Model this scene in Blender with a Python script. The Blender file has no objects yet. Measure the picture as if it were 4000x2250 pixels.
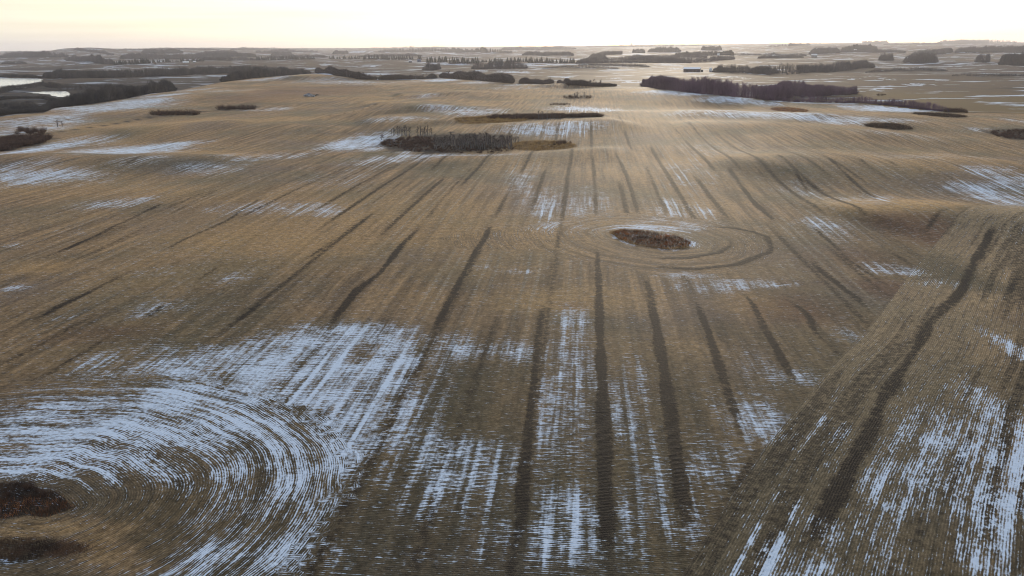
import bpy, math, random
import numpy as np

# ------------------------------------------------------------------ camera, world, sun, exposure
SC = bpy.context.scene
COL = SC.collection
R = math.radians
CAM_H, F, PITCH, ROLL = 50.0, 2855.0, R(18.37), R(0.50)   # F, and all picture measures below, in photo pixels (4000 wide)
cp, sp, cr, sr = math.cos(PITCH), math.sin(PITCH), math.cos(ROLL), math.sin(ROLL)
r0 = np.array([1., 0, 0]); u0 = np.array([0, sp, cp]); FW = np.array([0, cp, -sp])
RT = cr * r0 - sr * u0
UP = sr * r0 + cr * u0
CAM = np.array([0, 0, CAM_H])
cam_d = bpy.data.cameras.new('camera'); cam = bpy.data.objects.new('camera', cam_d); COL.objects.link(cam)
cam_d.sensor_width = 36.0; cam_d.lens = 36.0 * F / 4000.0
cam_d.clip_start = 1.0; cam_d.clip_end = 120000.0
from mathutils import Matrix, Vector
cam.matrix_world = Matrix(((RT[0], UP[0], -FW[0], 0), (RT[1], UP[1], -FW[1], 0), (RT[2], UP[2], -FW[2], CAM_H), (0, 0, 0, 1)))
SC.camera = cam

SUN_EL, SUN_AZ = R(8.0), R(12.0)     # azimuth measured from +Y (ahead) towards +X (right)
SUND = (math.sin(SUN_AZ) * math.cos(SUN_EL), math.cos(SUN_AZ) * math.cos(SUN_EL), math.sin(SUN_EL))
W = bpy.data.worlds.new('World'); SC.world = W; W.use_nodes = True
def N(nt, typ, **kw):
    n = nt.nodes.new(typ)
    for k, v in kw.items():
        if k == 'inp':
            for kk, vv in v.items(): n.inputs[kk].default_value = vv
        else: setattr(n, k, v)
    return n
class NT:
    """small wrapper: every method returns an output socket"""
    def __init__(s, nt): s.nt = nt
    def put(s, n, i, v):
        if v is None: return
        if hasattr(v, 'is_linked') or isinstance(v, bpy.types.NodeSocket): s.nt.links.new(v, n.inputs[i])
        else: n.inputs[i].default_value = v
    def m(s, op, a, b=None, c=None, clamp=False):
        n = N(s.nt, 'ShaderNodeMath', operation=op, use_clamp=clamp)
        s.put(n, 0, a); s.put(n, 1, b); s.put(n, 2, c); return n.outputs[0]
    def v(s, op, a, b=None):
        n = N(s.nt, 'ShaderNodeVectorMath', operation=op); s.put(n, 0, a); s.put(n, 1, b)
        return n.outputs['Value'] if op in ('DOT_PRODUCT', 'LENGTH') else n.outputs[0]
    def sep(s, a):
        n = N(s.nt, 'ShaderNodeSeparateXYZ'); s.put(n, 0, a); return n.outputs
    def comb(s, x, y, z=0.0):
        n = N(s.nt, 'ShaderNodeCombineXYZ'); s.put(n, 0, x); s.put(n, 1, y); s.put(n, 2, z); return n.outputs[0]
    def noise(s, vec, scale=1.0, detail=2.0, rough=0.5, dist=0.0):
        n = N(s.nt, 'ShaderNodeTexNoise'); s.put(n, 'Vector', vec)
        n.inputs['Scale'].default_value = scale; n.inputs['Detail'].default_value = detail
        n.inputs['Roughness'].default_value = rough; n.inputs['Distortion'].default_value = dist
        return n.outputs[0]
    def attr(s, name, vec=False):
        n = N(s.nt, 'ShaderNodeAttribute', attribute_name=name); return n.outputs['Vector' if vec else 'Fac']
    def step(s, x, a, b, lo=0.0, hi=1.0, smooth=True):
        n = N(s.nt, 'ShaderNodeMapRange', interpolation_type='SMOOTHSTEP' if smooth else 'LINEAR')
        s.put(n, 0, x); s.put(n, 1, a); s.put(n, 2, b); s.put(n, 3, lo); s.put(n, 4, hi); return n.outputs[0]
    def mix(s, f, a, b, blend='MIX'):
        n = N(s.nt, 'ShaderNodeMix', data_type='RGBA', blend_type=blend)
        s.put(n, 0, f)
        for i, v in ((6, a), (7, b)):
            if isinstance(v, tuple): n.inputs[i].default_value = (*v, 1.0) if len(v) == 3 else v
            else: s.nt.links.new(v, n.inputs[i])
        return n.outputs[2]
    def ramp(s, f, stops):
        n = N(s.nt, 'ShaderNodeValToRGB'); e = n.color_ramp.elements
        while len(e) < len(stops): e.new(0.5)
        for k, (p, c) in enumerate(stops): e[k].position = p; e[k].color = (*c, 1)
        s.put(n, 0, f); return n.outputs[0]

w = NT(W.node_tree); W.node_tree.nodes.clear()
sky = N(W.node_tree, 'ShaderNodeTexSky', sky_type='NISHITA', sun_disc=False, sun_elevation=SUN_EL, sun_rotation=SUN_AZ)
sky.air_density, sky.dust_density, sky.ozone_density = 1.0, 1.5, 1.5
bg1 = N(W.node_tree, 'ShaderNodeBackground'); W.node_tree.links.new(sky.outputs[0], bg1.inputs[0]); bg1.inputs[1].default_value = 0.05
tc = N(W.node_tree, 'ShaderNodeTexCoord').outputs['Generated']
x_, y_, z_ = w.sep(tc)
el = w.m('MAXIMUM', z_, 0.0)
veil = w.ramp(w.m('POWER', el, 0.5), [(0.0, (.74, .74, .72)), (.10, (.76, .76, .73)), (.15, (.77, .76, .69)), (.26, (.86, .83, .72)), (.45, (.82, .82, .80)), (.65, (.46, .53, .66)), (1.0, (.34, .45, .66))])
dt = w.v('DOT_PRODUCT', tc, SUND)
g1 = w.m('POWER', w.m('MAXIMUM', dt, 0.0), 22.0)
g2 = w.m('POWER', w.m('MAXIMUM', dt, 0.0), 5.0)
glow = w.mix(1.0, w.mix(g1, (0, 0, 0), (.54, .49, .33)), w.mix(g2, (0, 0, 0), (.09, .08, .055)), 'ADD')
band = w.noise(w.comb(w.m('MULTIPLY', x_, 1.6), w.m('MULTIPLY', y_, 1.6), w.m('MULTIPLY', z_, 55.0)), 1.0, 4.0, 0.55)
bandc = w.step(band, .32, .68, .90, 1.08)
vg = w.mix(1.0, veil, glow, 'ADD')
cl = w.mix(1.0, vg, w.comb(bandc, bandc, bandc), 'MULTIPLY')
bg2 = N(W.node_tree, 'ShaderNodeBackground'); W.node_tree.links.new(cl, bg2.inputs[0]); bg2.inputs[1].default_value = 0.83
add = N(W.node_tree, 'ShaderNodeAddShader'); wo = N(W.node_tree, 'ShaderNodeOutputWorld')
W.node_tree.links.new(bg1.outputs[0], add.inputs[0]); W.node_tree.links.new(bg2.outputs[0], add.inputs[1])
W.node_tree.links.new(add.outputs[0], wo.inputs[0])

sun_d = bpy.data.lights.new('sun', 'SUN'); sun_d.energy = 1.9; sun_d.angle = R(10); sun_d.color = (1.0, .87, .70)
sun = bpy.data.objects.new('sun', sun_d); COL.objects.link(sun)
sun.rotation_euler = Vector((-SUND[0], -SUND[1], -SUND[2])).to_track_quat('-Z', 'Y').to_euler()
SC.view_settings.view_transform = 'Standard'; SC.view_settings.look = 'None'
SC.view_settings.exposure = 0.24; SC.view_settings.gamma = 1.0
SC.cycles.use_denoising = True; SC.cycles.use_adaptive_sampling = False; SC.cycles.filter_width = 1.0; SC.cycles.max_bounces = 4; SC.cycles.diffuse_bounces = 2; SC.cycles.glossy_bounces = 2; SC.cycles.volume_bounces = 0
SC.cycles.transparent_max_bounces = 4

# ------------------------------------------------------------------ small numeric helpers
rng = np.random.default_rng(7); random.seed(7)
def ray(px, py):
    px = np.asarray(px, float)[..., None]; py = np.asarray(py, float)[..., None]
    d = FW * F + (px - 2000) * RT + (1125 - py) * UP
    return d / np.linalg.norm(d, axis=-1, keepdims=True)
def flat(px, py, z=0.0):
    d = ray(px, py); t = (z - CAM_H) / np.minimum(d[..., 2], -1e-3)
    return np.stack([d[..., 0] * t, d[..., 1] * t], -1)
def hash2(i, j, seed):
    h = (i * 374761393 + j * 668265263 + seed * 974711) & 0x7fffffff
    h = ((h ^ (h >> 13)) * 1274126177) & 0x7fffffff
    return ((h ^ (h >> 16)) & 0xffff) / 65535.0
def vnoise(x, y, seed=0):
    i = np.floor(x).astype(np.int64); j = np.floor(y).astype(np.int64); fx = x - i; fy = y - j
    fx = fx * fx * fx * (fx * (fx * 6 - 15) + 10); fy = fy * fy * fy * (fy * (fy * 6 - 15) + 10)
    a = hash2(i, j, seed); b = hash2(i + 1, j, seed); c = hash2(i, j + 1, seed); d = hash2(i + 1, j + 1, seed)
    return (a + (b - a) * fx) * (1 - fy) + (c + (d - c) * fx) * fy
def fbm(x, y, seed=0, o=3):
    s = 0; a = .5
    for k in range(o): s = s + a * vnoise(x * 2 ** k + 17 * k, y * 2 ** k - 9 * k, seed + k); a *= .5
    return s / (1 - .5 ** o)
def sstep(x, a, b):
    t = np.clip((x - a) / (b - a), 0, 1); return t * t * (3 - 2 * t)
def polydist(x, y, P, along=False):
    """distance to an open polyline; with along, also arc length and the side (+ left of travel)"""
    P = np.asarray(P, float); best = np.full(x.shape, 1e18); al = np.zeros(x.shape); sd = np.zeros(x.shape); tt = 0.0
    L = np.hypot(*(P[1:] - P[:-1]).T); tot = L.sum()
    for k in range(len(P) - 1):
        a, b = P[k], P[k + 1]; ex, ey = b - a; l2 = ex * ex + ey * ey + 1e-9
        t = np.clip(((x - a[0]) * ex + (y - a[1]) * ey) / l2, 0, 1)
        d = (x - a[0] - t * ex) ** 2 + (y - a[1] - t * ey) ** 2
        m = d < best; best = np.where(m, d, best)
        if along:
            al = np.where(m, tt + t * L[k], al); sd = np.where(m, np.sign(ex * (y - a[1]) - ey * (x - a[0])), sd)
        tt += L[k]
    d = np.sqrt(best)
    return (d, al, sd, tot) if along else d
def inpoly(x, y, P):
    P = np.asarray(P, float); c = np.zeros(x.shape, bool); n = len(P)
    for k in range(n):
        a, b = P[k], P[(k + 1) % n]
        if a[1] == b[1]: continue
        m = ((a[1] > y) != (b[1] > y)) & (x < (b[0] - a[0]) * (y - a[1]) / (b[1] - a[1]) + a[0]); c ^= m
    return c

# ------------------------------------------------------------------ the lie of the land
EDGE = [(-900, 560), (-300, 500), (0, 457), (62, 447), (171, 440), (213, 422), (349, 408), (504, 384), (594, 366), (683, 356), (800, 334),
        (870, 321), (1000, 305), (1210, 289), (1388, 307), (1466, 311), (1600, 311), (1700, 308), (1740, 306), (1815, 313), (2000, 326),
        (2221, 337), (2408, 338), (2524, 342), (2605, 355), (2718, 368), (2873, 387), (3000, 398), (3369, 405), (3505, 418), (3636, 434),
        (3776, 443), (4000, 447), (4300, 452), (4900, 470)]
E = flat([p[0] for p in EDGE], [p[1] for p in EDGE])
E_az = np.arctan2(E[:, 0], E[:, 1]); E_r = np.hypot(E[:, 0], E[:, 1])
def beyond(x, y):
    return np.hypot(x, y) - np.interp(np.arctan2(x, y), E_az, E_r)
# rises inside the field: crest polyline (picture), height, half width near side, far side
CRESTS = [([(-200, 612), (150, 604), (420, 606), (700, 600), (930, 603)], 3.0, 34, 26),
          ([(1380, 470), (1500, 466), (1640, 470), (1720, 478)], 2.2, 34, 40),
          ([(1420, 404), (1485, 402), (1590, 412), (1680, 424)], 4.0, 50, 50),
          ([(1530, 364), (1620, 362), (1730, 368)], 3.2, 60, 60),
          ([(1850, 492), (2050, 488), (2350, 476), (2480, 470)], 2.2, 30, 26),
          ([(2560, 482), (2800, 484), (3000, 488), (3300, 508), (3450, 520), (3700, 524)], 3.0, 45, 35),
          ([(2600, 439), (2850, 438), (3100, 446), (3300, 458)], 2.5, 50, 40),
          ([(2780, 642), (3000, 626), (3300, 636), (3600, 648), (4000, 600)], 2.6, 40, 36),
          ([(3260, 826), (3450, 806), (3700, 806), (3900, 826), (4200, 850)], 2.2, 22, 20),
          ([(1600, 602), (1900, 596), (2150, 582), (2350, 572), (2500, 570)], 1.6, 28, 14),
          ([(380, 505), (700, 480), (1000, 470)], 2.0, 40, 40),
          ([(1100, 305), (1210, 291), (1330, 300)], 5.0, 120, 40),
          ([(2120, 332), (2180, 326), (2240, 336)], 3.0, 80, 30),
          ([(2500, 350), (2620, 352), (2800, 372), (3000, 392)], 2.0, 60, 20)]
CR = [(flat([p[0] for p in c[0]], [p[1] for p in c[0]], c[1]), c[1], c[2], c[3]) for c in [(c_[0], c_[1] * 1.12, c_[2], c_[3]) for c_ in CRESTS]]
PONDZ = -10.5
POND_PX = {'far': [(-260, 300), (-60, 303), (60, 305), (140, 306), (166, 310), (160, 318), (110, 328), (40, 336), (0, 343), (-120, 352), (-300, 350)],
           'near': [(106, 361), (170, 358), (265, 357), (268, 364), (286, 374), (255, 379), (222, 378), (190, 369)],
           'strip': [(188, 391), (205, 386), (250, 387), (290, 391), (255, 394), (225, 391)]}
PONDS = {k: flat([p[0] for p in v], [p[1] for p in v], PONDZ) for k, v in POND_PX.items()}
def H(x, y):
    x = np.asarray(x, float); y = np.asarray(y, float)
    r = np.hypot(x, y); az = np.arctan2(x, y); b = beyond(x, y)
    infield = 1 - sstep(b, -60, 40)
    h = ((fbm(x / 150 + 3.1, y / 150 + 1.7, 11, 2) - .5) * 8.2 + (vnoise(x / 48, y / 48, 19) - .5) * 1.1) * sstep(r, 150, 480) * (1 - .45 * sstep(b, -200, -30)) * infield
    for P, a, wn, wf in CR:
        cx, cy = P.mean(0); rad = np.hypot(P[:, 0] - cx, P[:, 1] - cy).max() + 3 * max(wn, wf)
        m = np.hypot(x - cx, y - cy) < rad
        if not np.any(m): continue
        d, al, sd, tot = polydist(x[m], y[m], P, True)
        wd = np.where(sd > 0, wf, wn); e = np.clip(np.minimum(al, tot - al) / (0.18 * tot), 0, 1)
        v = np.zeros(x.shape); v[m] = a * np.exp(-(d / wd) ** 2) * (.15 + .85 * e * e * (3 - 2 * e)); h = h + v
    bb = sstep(b, 0, 140)
    h = h - bb * 8.0
    far = (fbm(x / 620 + 5.3, y / 480 + 8.1, 31, 3) - .5) * 22 + (fbm(x / 190, y / 150, 41, 2) - .5) * 6
    h = h + sstep(b, 60, 700) * far * np.clip(.45 + r / 7000, 0, 1.6)
    # the broad land at the horizon and the long low hill far off on the left
    h = h + 26 * np.exp(-((az + .505) / .040) ** 2) * sstep(r, 5200, 8200) * (1 - sstep(r, 8600, 12000)) * 1.9
    h = h + 40 * np.exp(-((az + .40) / .10) ** 2) * sstep(r, 4200, 7600)
    h = h + 20 * np.exp(-((az - .36) / .17) ** 2) * sstep(r, 3500, 7500) + 16 * sstep(r, 7000, 14000)
    wet = np.exp(-((az + .58) / .13) ** 2) * np.exp(-(np.maximum(b - 260, 0) / 500) ** 2) * sstep(b, 0, 90)
    h = h * (1 - .8 * wet) + wet * .8 * (-9.6)
    for P in PONDS.values():
        c = P.mean(0); m = np.hypot(x - c[0], y - c[1]) < 900
        if not np.any(m): continue
        d = polydist(x[m], y[m], np.vstack([P, P[:1]])); d = np.where(inpoly(x[m], y[m], P), 0, d)
        k = 1 - sstep(d, 2, 70); v = h[m]; h = h.copy(); h[m] = v * (1 - k) + (PONDZ - .4) * k + .0
    return h
TS = 25.0 * (22000 / 25.0) ** np.linspace(0, 1, 2600)
def at(px, py, off=0.0):
    """ground point seen at a picture point (first hit); off pushes it away from the camera in metres"""
    d = ray(px, py); x = d[0] * TS; y = d[1] * TS; z = CAM_H + d[2] * TS
    hit = np.nonzero(z < H(x, y))[0]; k = hit[0] if len(hit) else len(TS) - 1
    a, bq = TS[max(k - 1, 0)], TS[k]
    for _ in range(12):
        t = (a + bq) / 2
        if CAM_H + d[2] * t < H(np.array([d[0] * t]), np.array([d[1] * t]))[0]: bq = t
        else: a = t
    x, y = d[0] * bq, d[1] * bq; r = math.hypot(x, y); x *= (r + off) / r; y *= (r + off) / r
    return np.array([x, y, H(np.array([x]), np.array([y]))[0]])
def ats(L, off=0.0): return np.array([at(p[0], p[1], off) for p in L])
def size(p, px):          # metres spanned by px picture pixels at point p
    return px * math.sqrt(p[0] ** 2 + p[1] ** 2 + (CAM_H - p[2]) ** 2) / 3000.0

# ------------------------------------------------------------------ field marks: chaff strips, snow, colour patches
STRIPS = [ ([(500, 1850), (620, 1872), (780, 1890), (900, 1930)], 3.2, .8),   # picture polyline, width m, strength
 ([(2376, 2300), (2368, 1941), (2353, 1553), (2342, 1242), (2334, 963)], 2.3, 1.0), ([(2330, 860), (2325, 730), (2318, 640), (2312, 600)], 2.2, .75),
 ([(2710, 2158), (2663, 1941), (2624, 1630), (2570, 1320), (2539, 1149), (2516, 1071)], 2.4, 1.0), ([(2500, 850), (2465, 740), (2430, 640), (2400, 590)], 2.2, .8),
 ([(2920, 1786), (2873, 1630), (2811, 1429), (2764, 1289), (2710, 1149)], 2.2, .9), ([(2620, 850), (2570, 760), (2520, 640)], 2.2, .6),
 ([(3138, 1533), (3080, 1446), (3036, 1367), (2993, 1294), (2949, 1200), (2891, 1127)], 2.0, .95),
 ([(3283, 1388), (3196, 1309), (3152, 1229), (3051, 1135)], 2.0, .9),
 ([(3420, 1240), (3355, 1171), (3268, 1106), (3196, 1048), (3159, 997)], 2.4, 1.0),
 ([(3500, 1140), (3400, 1070), (3319, 1019), (3268, 968), (3210, 917), (3152, 867)], 2.0, .65), ([(3590, 1060), (3530, 1015), (3450, 960)], 2.4, .8),
 ([(3058, 888), (3007, 845), (2949, 794), (2891, 722), (2840, 660)], 2.4, .95), ([(3169, 759), (3080, 665), (3020, 626)], 2.3, .75),
 ([(3445, 797), (3323, 715), (3213, 637)], 2.3, .75), ([(3390, 680), (3340, 640)], 2.2, .6), ([(3511, 687), (3450, 648)], 2.2, .6), ([(3776, 753), (3721, 720), (3650, 690)], 2.4, .6),
 ([(2960, 610), (2900, 570), (2820, 520)], 2.6, .6), ([(2840, 630), (2780, 580), (2720, 530), (2680, 490)], 2.6, .6), ([(2720, 600), (2660, 540), (2610, 490)], 2.6, .5),
 ([(3170, 860), (3060, 770), (2960, 680), (2900, 640)], 2.0, .45), ([(3330, 900), (3240, 830), (3130, 740)], 2.0, .4),
 ([(1677, 1340), (1724, 1242), (1786, 1118), (1864, 978), (1926, 870)], 2.3, .95), ([(1926, 870), (1980, 760), (2020, 680)], 2.0, .55), ([(1677, 1340), (1640, 1440), (1600, 1560), (1545, 1750)], 2.0, .45),
 ([(1280, 1310), (1317, 1234), (1399, 1129), (1482, 1069), (1565, 964), (1653, 875)], 2.4, .95), ([(1653, 875), (1714, 793), (1797, 699), (1850, 640)], 2.2, .6),
 ([(2128, 1163), (2172, 997), (2189, 886), (2206, 765), (2215, 690)], 2.2, .6), ([(2010, 2300), (2040, 1900), (2075, 1600), (2100, 1330), (2128, 1163)], 2.2, .85),
 ([(1665, 2300), (1672, 2180), (1655, 2050)], 2.6, .95), ([(1300, 2250), (1340, 2190)], 2.2, .6),
 ([(850, 1325), (883, 1289), (963, 1227), (1071, 1141)], 2.2, .8), ([(1030, 1340), (1090, 1290), (1160, 1240)], 2.0, .6),
 ([(729, 1129), (789, 1085), (883, 1019)], 2.2, .85), ([(497, 1289), (563, 1245), (707, 1146)], 2.4, .7),
 ([(66, 1295), (232, 1196), (353, 1140), (480, 1074), (547, 1035)], 2.4, .75), ([(613, 991), (740, 925), (883, 864), (938, 826), (1060, 750)], 2.2, .65),
 ([(105, 1035), (243, 980), (375, 920), (469, 875), (607, 809), (662, 787)], 2.4, .8), ([(166, 1069), (331, 997), (497, 920), (718, 809), (900, 720)], 2.2, .5),
 ([(0, 826), (138, 765), (276, 726), (420, 680)], 2.4, .5), ([(342, 721), (475, 666), (596, 605)], 2.2, .65), ([(1154, 1041), (1270, 964), (1353, 909), (1450, 830)], 2.0, .55),
 ([(-60, 1360), (60, 1280), (160, 1210)], 2.0, .5), ([(880, 1180), (960, 1110), (1040, 1050)], 2.0, .55), ([(1180, 1260), (1260, 1170), (1330, 1080)], 1.8, .4), ([(1850, 1300), (1880, 1200), (1910, 1110)], 1.8, .45),
 ([(1990, 1290), (2015, 1150)], 1.8, .4), ([(620, 830), (800, 750), (960, 680)], 2.0, .45), ([(1100, 880), (1240, 790), (1360, 710)], 2.0, .45), ([(1400, 840), (1500, 760), (1590, 690)], 2.0, .45),
 ([(2500, 1008), (2681, 1008), (2812, 986), (2855, 957), (2855, 939), (2830, 925)], 2.2, 1.0),
 ([(2500, 1037), (2717, 1051), (2877, 1033), (3000, 986), (3014, 968), (2993, 925), (2935, 903), (2862, 890), (2700, 880)], 2.6, 1.0),
 ([(3880, 890), (3862, 930), (3789, 1056), (3758, 1134), (3634, 1258), (3556, 1398), (3447, 1553), (3401, 1677), (3308, 1833), (3261, 1941), (3137, 2174), (3090, 2260)], 2.9, 1.0),
 ([(3850, 940), (3830, 975)], 5.0, .8), ([(4010, 1040), (3960, 1110), (3930, 1180)], 2.0, .85), ([(2948, 1983), (2977, 1896), (3064, 1780), (3160, 1640), (3240, 1530)], 1.8, .6),
 ([(3540, 2270), (3570, 2160), (3614, 1983), (3640, 1880)], 2.2, .55), ([(2700, 2150), (2760, 2080), (2860, 1930), (2960, 1760), (3040, 1660)], 1.6, .6), ([(4010, 2080), (3960, 2200)], 2.0, .6),
 ([(3380, 1420), (3470, 1290), (3560, 1180)], 2.2, .4), ([(3700, 1420), (3760, 1310), (3800, 1230)], 2.2, .35),
 ([(3720, 830), (3660, 860), (3600, 930)], 2.4, .6)]
# snow lying between the stubble rows: picture centre, half sizes in pixels, cover
SNOW = [(1400, 1690, 130, 260, .55), (1480, 1480, 110, 110, .4), (900, 2160, 330, 100, .55), (1250, 1850, 140, 120, .4), (450, 1790, 330, 70, .6), (150, 1830, 200, 50, .6), (760, 1800, 150, 110, .6), (1150, 1560, 120, 130, .5), (300, 1690, 560, 170, .85), (720, 1640, 300, 220, .7), (1000, 1560, 260, 180, .75), (1180, 1430, 330, 150, .70), (1290, 1720, 190, 250, .68), (560, 1420, 300, 60, .45),
 (980, 1850, 220, 130, .55), (1020, 2170, 260, 90, .62), (1150, 1980, 160, 90, .40), (1350, 1550, 150, 150, .5), (780, 2030, 90, 50, .3), (330, 2200, 150, 40, .25), (40, 2195, 110, 25, .65), (640, 2240, 130, 30, .45),
 (1650, 1700, 130, 240, .5), (1730, 1360, 260, 60, .5), (1780, 1800, 60, 130, .35), (1850, 1880, 150, 170, .48), (1650, 1980, 110, 90, .5), (2020, 1370, 130, 55, .5),
 (2230, 1250, 90, 60, .5), (2230, 1440, 130, 150, .5), (2190, 1650, 130, 160, .6), (2230, 2060, 210, 190, .55), (2420, 1580, 60, 160, .4), (2500, 1500, 60, 140, .3), (2520, 1800, 70, 230, .3), (2420, 2100, 100, 200, .3), (2000, 2150, 250, 120, .3), (1600, 2180, 130, 60, .25),
 (2690, 1950, 80, 140, .45), (2810, 1850, 90, 160, .5), (2660, 2060, 70, 90, .65), (2950, 1650, 120, 110, .55), (2960, 1440, 100, 70, .4), (3120, 1470, 90, 45, .38), (3300, 1310, 80, 40, .35),
 (4000, 1800, 220, 360, 1.0), (3960, 2050, 120, 160, .8), (3800, 1860, 150, 180, .85), (3985, 1380, 50, 90, .9), (3900, 1600, 60, 120, .6), (3520, 1860, 150, 110, .62), (3420, 1960, 130, 90, .5), (3080, 2230, 280, 80, .7), (3000, 2120, 90, 70, .45), (3200, 2060, 90, 80, .6), (3400, 2120, 150, 90, .45), (3700, 2010, 170, 130, .5), (3850, 2180, 160, 90, .6), (3260, 1680, 70, 60, .35), (3100, 1980, 60, 60, .35),
 (2230, 800, 200, 60, .50), (2130, 790, 60, 45, .45), (2650, 820, 130, 50, .5), (2030, 735, 60, 70, .42), (2540, 890, 150, 12, .75), (2180, 890, 130, 24, .40), (2690, 1076, 110, 10, .6), (2740, 1120, 120, 26, .5), (2900, 1110, 100, 16, .45), (3010, 1110, 60, 14, .4),
 (3450, 1050, 120, 24, .5), (3560, 1066, 60, 14, .5), (3680, 1110, 110, 18, .42), (3850, 770, 150, 50, .8), (3960, 720, 110, 40, .75), (3350, 800, 90, 24, .3), (3420, 780, 70, 20, .35), (3120, 740, 80, 30, .3), (2700, 700, 120, 60, .32), (2760, 600, 140, 40, .28), (3200, 870, 60, 30, .3), (3250, 900, 120, 60, .25),
 (1100, 815, 220, 26, .5), (1280, 830, 90, 20, .45), (420, 800, 140, 28, .42), (530, 790, 90, 22, .35), (800, 660, 110, 26, .45), (560, 640, 100, 26, .4), (190, 695, 210, 34, .68), (30, 680, 100, 50, .45), (470, 582, 220, 24, .85), (640, 562, 90, 14, .6), (130, 572, 70, 26, 1.0), (30, 600, 90, 12, .9), (740, 558, 60, 10, .5),
 (980, 610, 150, 20, .42), (1130, 600, 120, 14, .35), (330, 535, 120, 16, .4), (1410, 545, 110, 28, .85), (1310, 550, 60, 26, .5), (1560, 480, 130, 10, .45), (1480, 560, 50, 20, .7), (1590, 580, 60, 8, .6), (1760, 598, 230, 10, .85), (1620, 612, 170, 14, .4), (1320, 700, 160, 40, .25), (1450, 620, 140, 24, .3),
 (2150, 518, 200, 20, .65), (2280, 505, 90, 10, .5), (1840, 446, 130, 16, .65), (1720, 440, 80, 10, .4), (2300, 430, 150, 13, .95), (2560, 372, 100, 8, .6), (2700, 376, 120, 9, .9), (2850, 394, 150, 8, .85), (3000, 404, 60, 8, .6), (3480, 424, 170, 16, 1.0), (3330, 410, 80, 6, .5),
 (3080, 470, 240, 14, .65), (3300, 488, 150, 14, .55), (2780, 456, 170, 14, .48), (2960, 462, 120, 9, .5), (3500, 484, 120, 8, .4), (3840, 515, 60, 10, .4), (3980, 480, 60, 14, .5), (3650, 640, 250, 16, .28), (3800, 620, 120, 10, .3), (3500, 540, 200, 16, .2),
 (1300, 300, 110, 8, 1.0), (1180, 300, 80, 8, .8), (1040, 314, 90, 6, .75), (1720, 312, 80, 5, 1.0), (1850, 322, 90, 5, .55), (2000, 331, 70, 4, .5), (2180, 331, 45, 4, .8), (2030, 343, 200, 6, .25), (2480, 346, 80, 4, .4), (1450, 325, 200, 10, .3), (1300, 320, 150, 8, .35), (1660, 385, 60, 10, .35), (1450, 420, 40, 8, .3),
 (420, 420, 210, 18, .72), (560, 395, 120, 12, .72), (650, 375, 70, 8, .7), (150, 470, 200, 18, .62), (60, 505, 120, 20, .6), (250, 450, 100, 10, .55), (760, 352, 80, 8, .4), (1070, 420, 60, 8, .6), (980, 425, 40, 4, .5), (880, 360, 100, 8, .3),
 (600, 1060, 90, 22, .35), (640, 1200, 120, 30, .38), (560, 1235, 60, 20, .35), (60, 1125, 80, 18, .6), (240, 1240, 60, 14, .3), (920, 1080, 70, 40, .35), (40, 960, 60, 10, .3), (300, 910, 90, 14, .28), (2020, 1060, 80, 10, .4), (1870, 1040, 60, 10, .3), (2050, 660, 80, 30, .2)]
NOSNOW = [(3560, 1480, 150, 160, .9), (3700, 1420, 120, 90, .7), (470, 1950, 190, 45, .9), (640, 1985, 130, 30, .5), (420, 2120, 330, 70, .75), (1800, 1580, 110, 150, .6), (480, 1545, 80, 25, .5), (240, 1620, 60, 12, .35), (600, 1480, 170, 18, .4), (1120, 1600, 90, 20, .45), (1130, 2030, 120, 60, .25), (1480, 2080, 120, 120, .4),
 (3620, 2080, 50, 140, .5), (3350, 1780, 130, 60, .4), (3830, 2120, 30, 90, .3), (820, 1540, 40, 90, .25), (850, 1800, 130, 40, .25)]
GOLD = [(200, 2065, 300, 22, 1.0), (430, 2170, 120, 50, .9), (900, 1030, 600, 120, .3), (1500, 900, 700, 100, .25), (700, 760, 700, 40, .3), (2200, 1180, 280, 50, .7), (2950, 1190, 130, 45, .8), (3450, 830, 240, 40, 1.0), (3600, 815, 200, 16, .6), (3850, 1180, 200, 50, .8), (150, 1050, 160, 30, .6), (1100, 950, 300, 50, .45), (600, 590, 250, 10, .7), (900, 602, 160, 8, .6), (1850, 560, 0, 0, 0),
 (2700, 630, 120, 20, .5), (2930, 632, 220, 10, .5), (1500, 402, 80, 8, .7), (450, 520, 250, 30, .4), (130, 2050, 260, 40, .9), (330, 2130, 130, 60, .9), (480, 2220, 200, 40, .6), (230, 490, 200, 12, .4), (900, 900, 500, 100, .35), (1900, 860, 0, 0, 0), (2380, 1180, 300, 60, .3), (1500, 1180, 260, 60, .35), (3000, 1080, 200, 60, .3), (700, 470, 300, 18, .35)]
OLIVE_AND_SHADE = [(2000, 2150, 3400, 800, .62), (1800, 1590, 150, 210, .7), (2000, 1420, 200, 100, .35), (2450, 1700, 130, 300, .35), (2600, 1500, 120, 200, .3), (3650, 1040, 180, 120, .6), (3850, 1120, 120, 90, .5), (1500, 2000, 300, 200, .3), (1100, 1150, 300, 80, .2), (300, 1250, 300, 60, .25), (540, 650, 260, 36, .6), (900, 640, 120, 30, .35), (1700, 640, 250, 14, .4), (2900, 690, 250, 40, .35), (3500, 720, 250, 50, .3), (3000, 470, 300, 10, .25), (1350, 480, 150, 8, .3), (1450, 415, 90, 8, .4)]  # olive stubble patches; also foreground vignette and crest-slope shade painted into the colour
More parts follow.
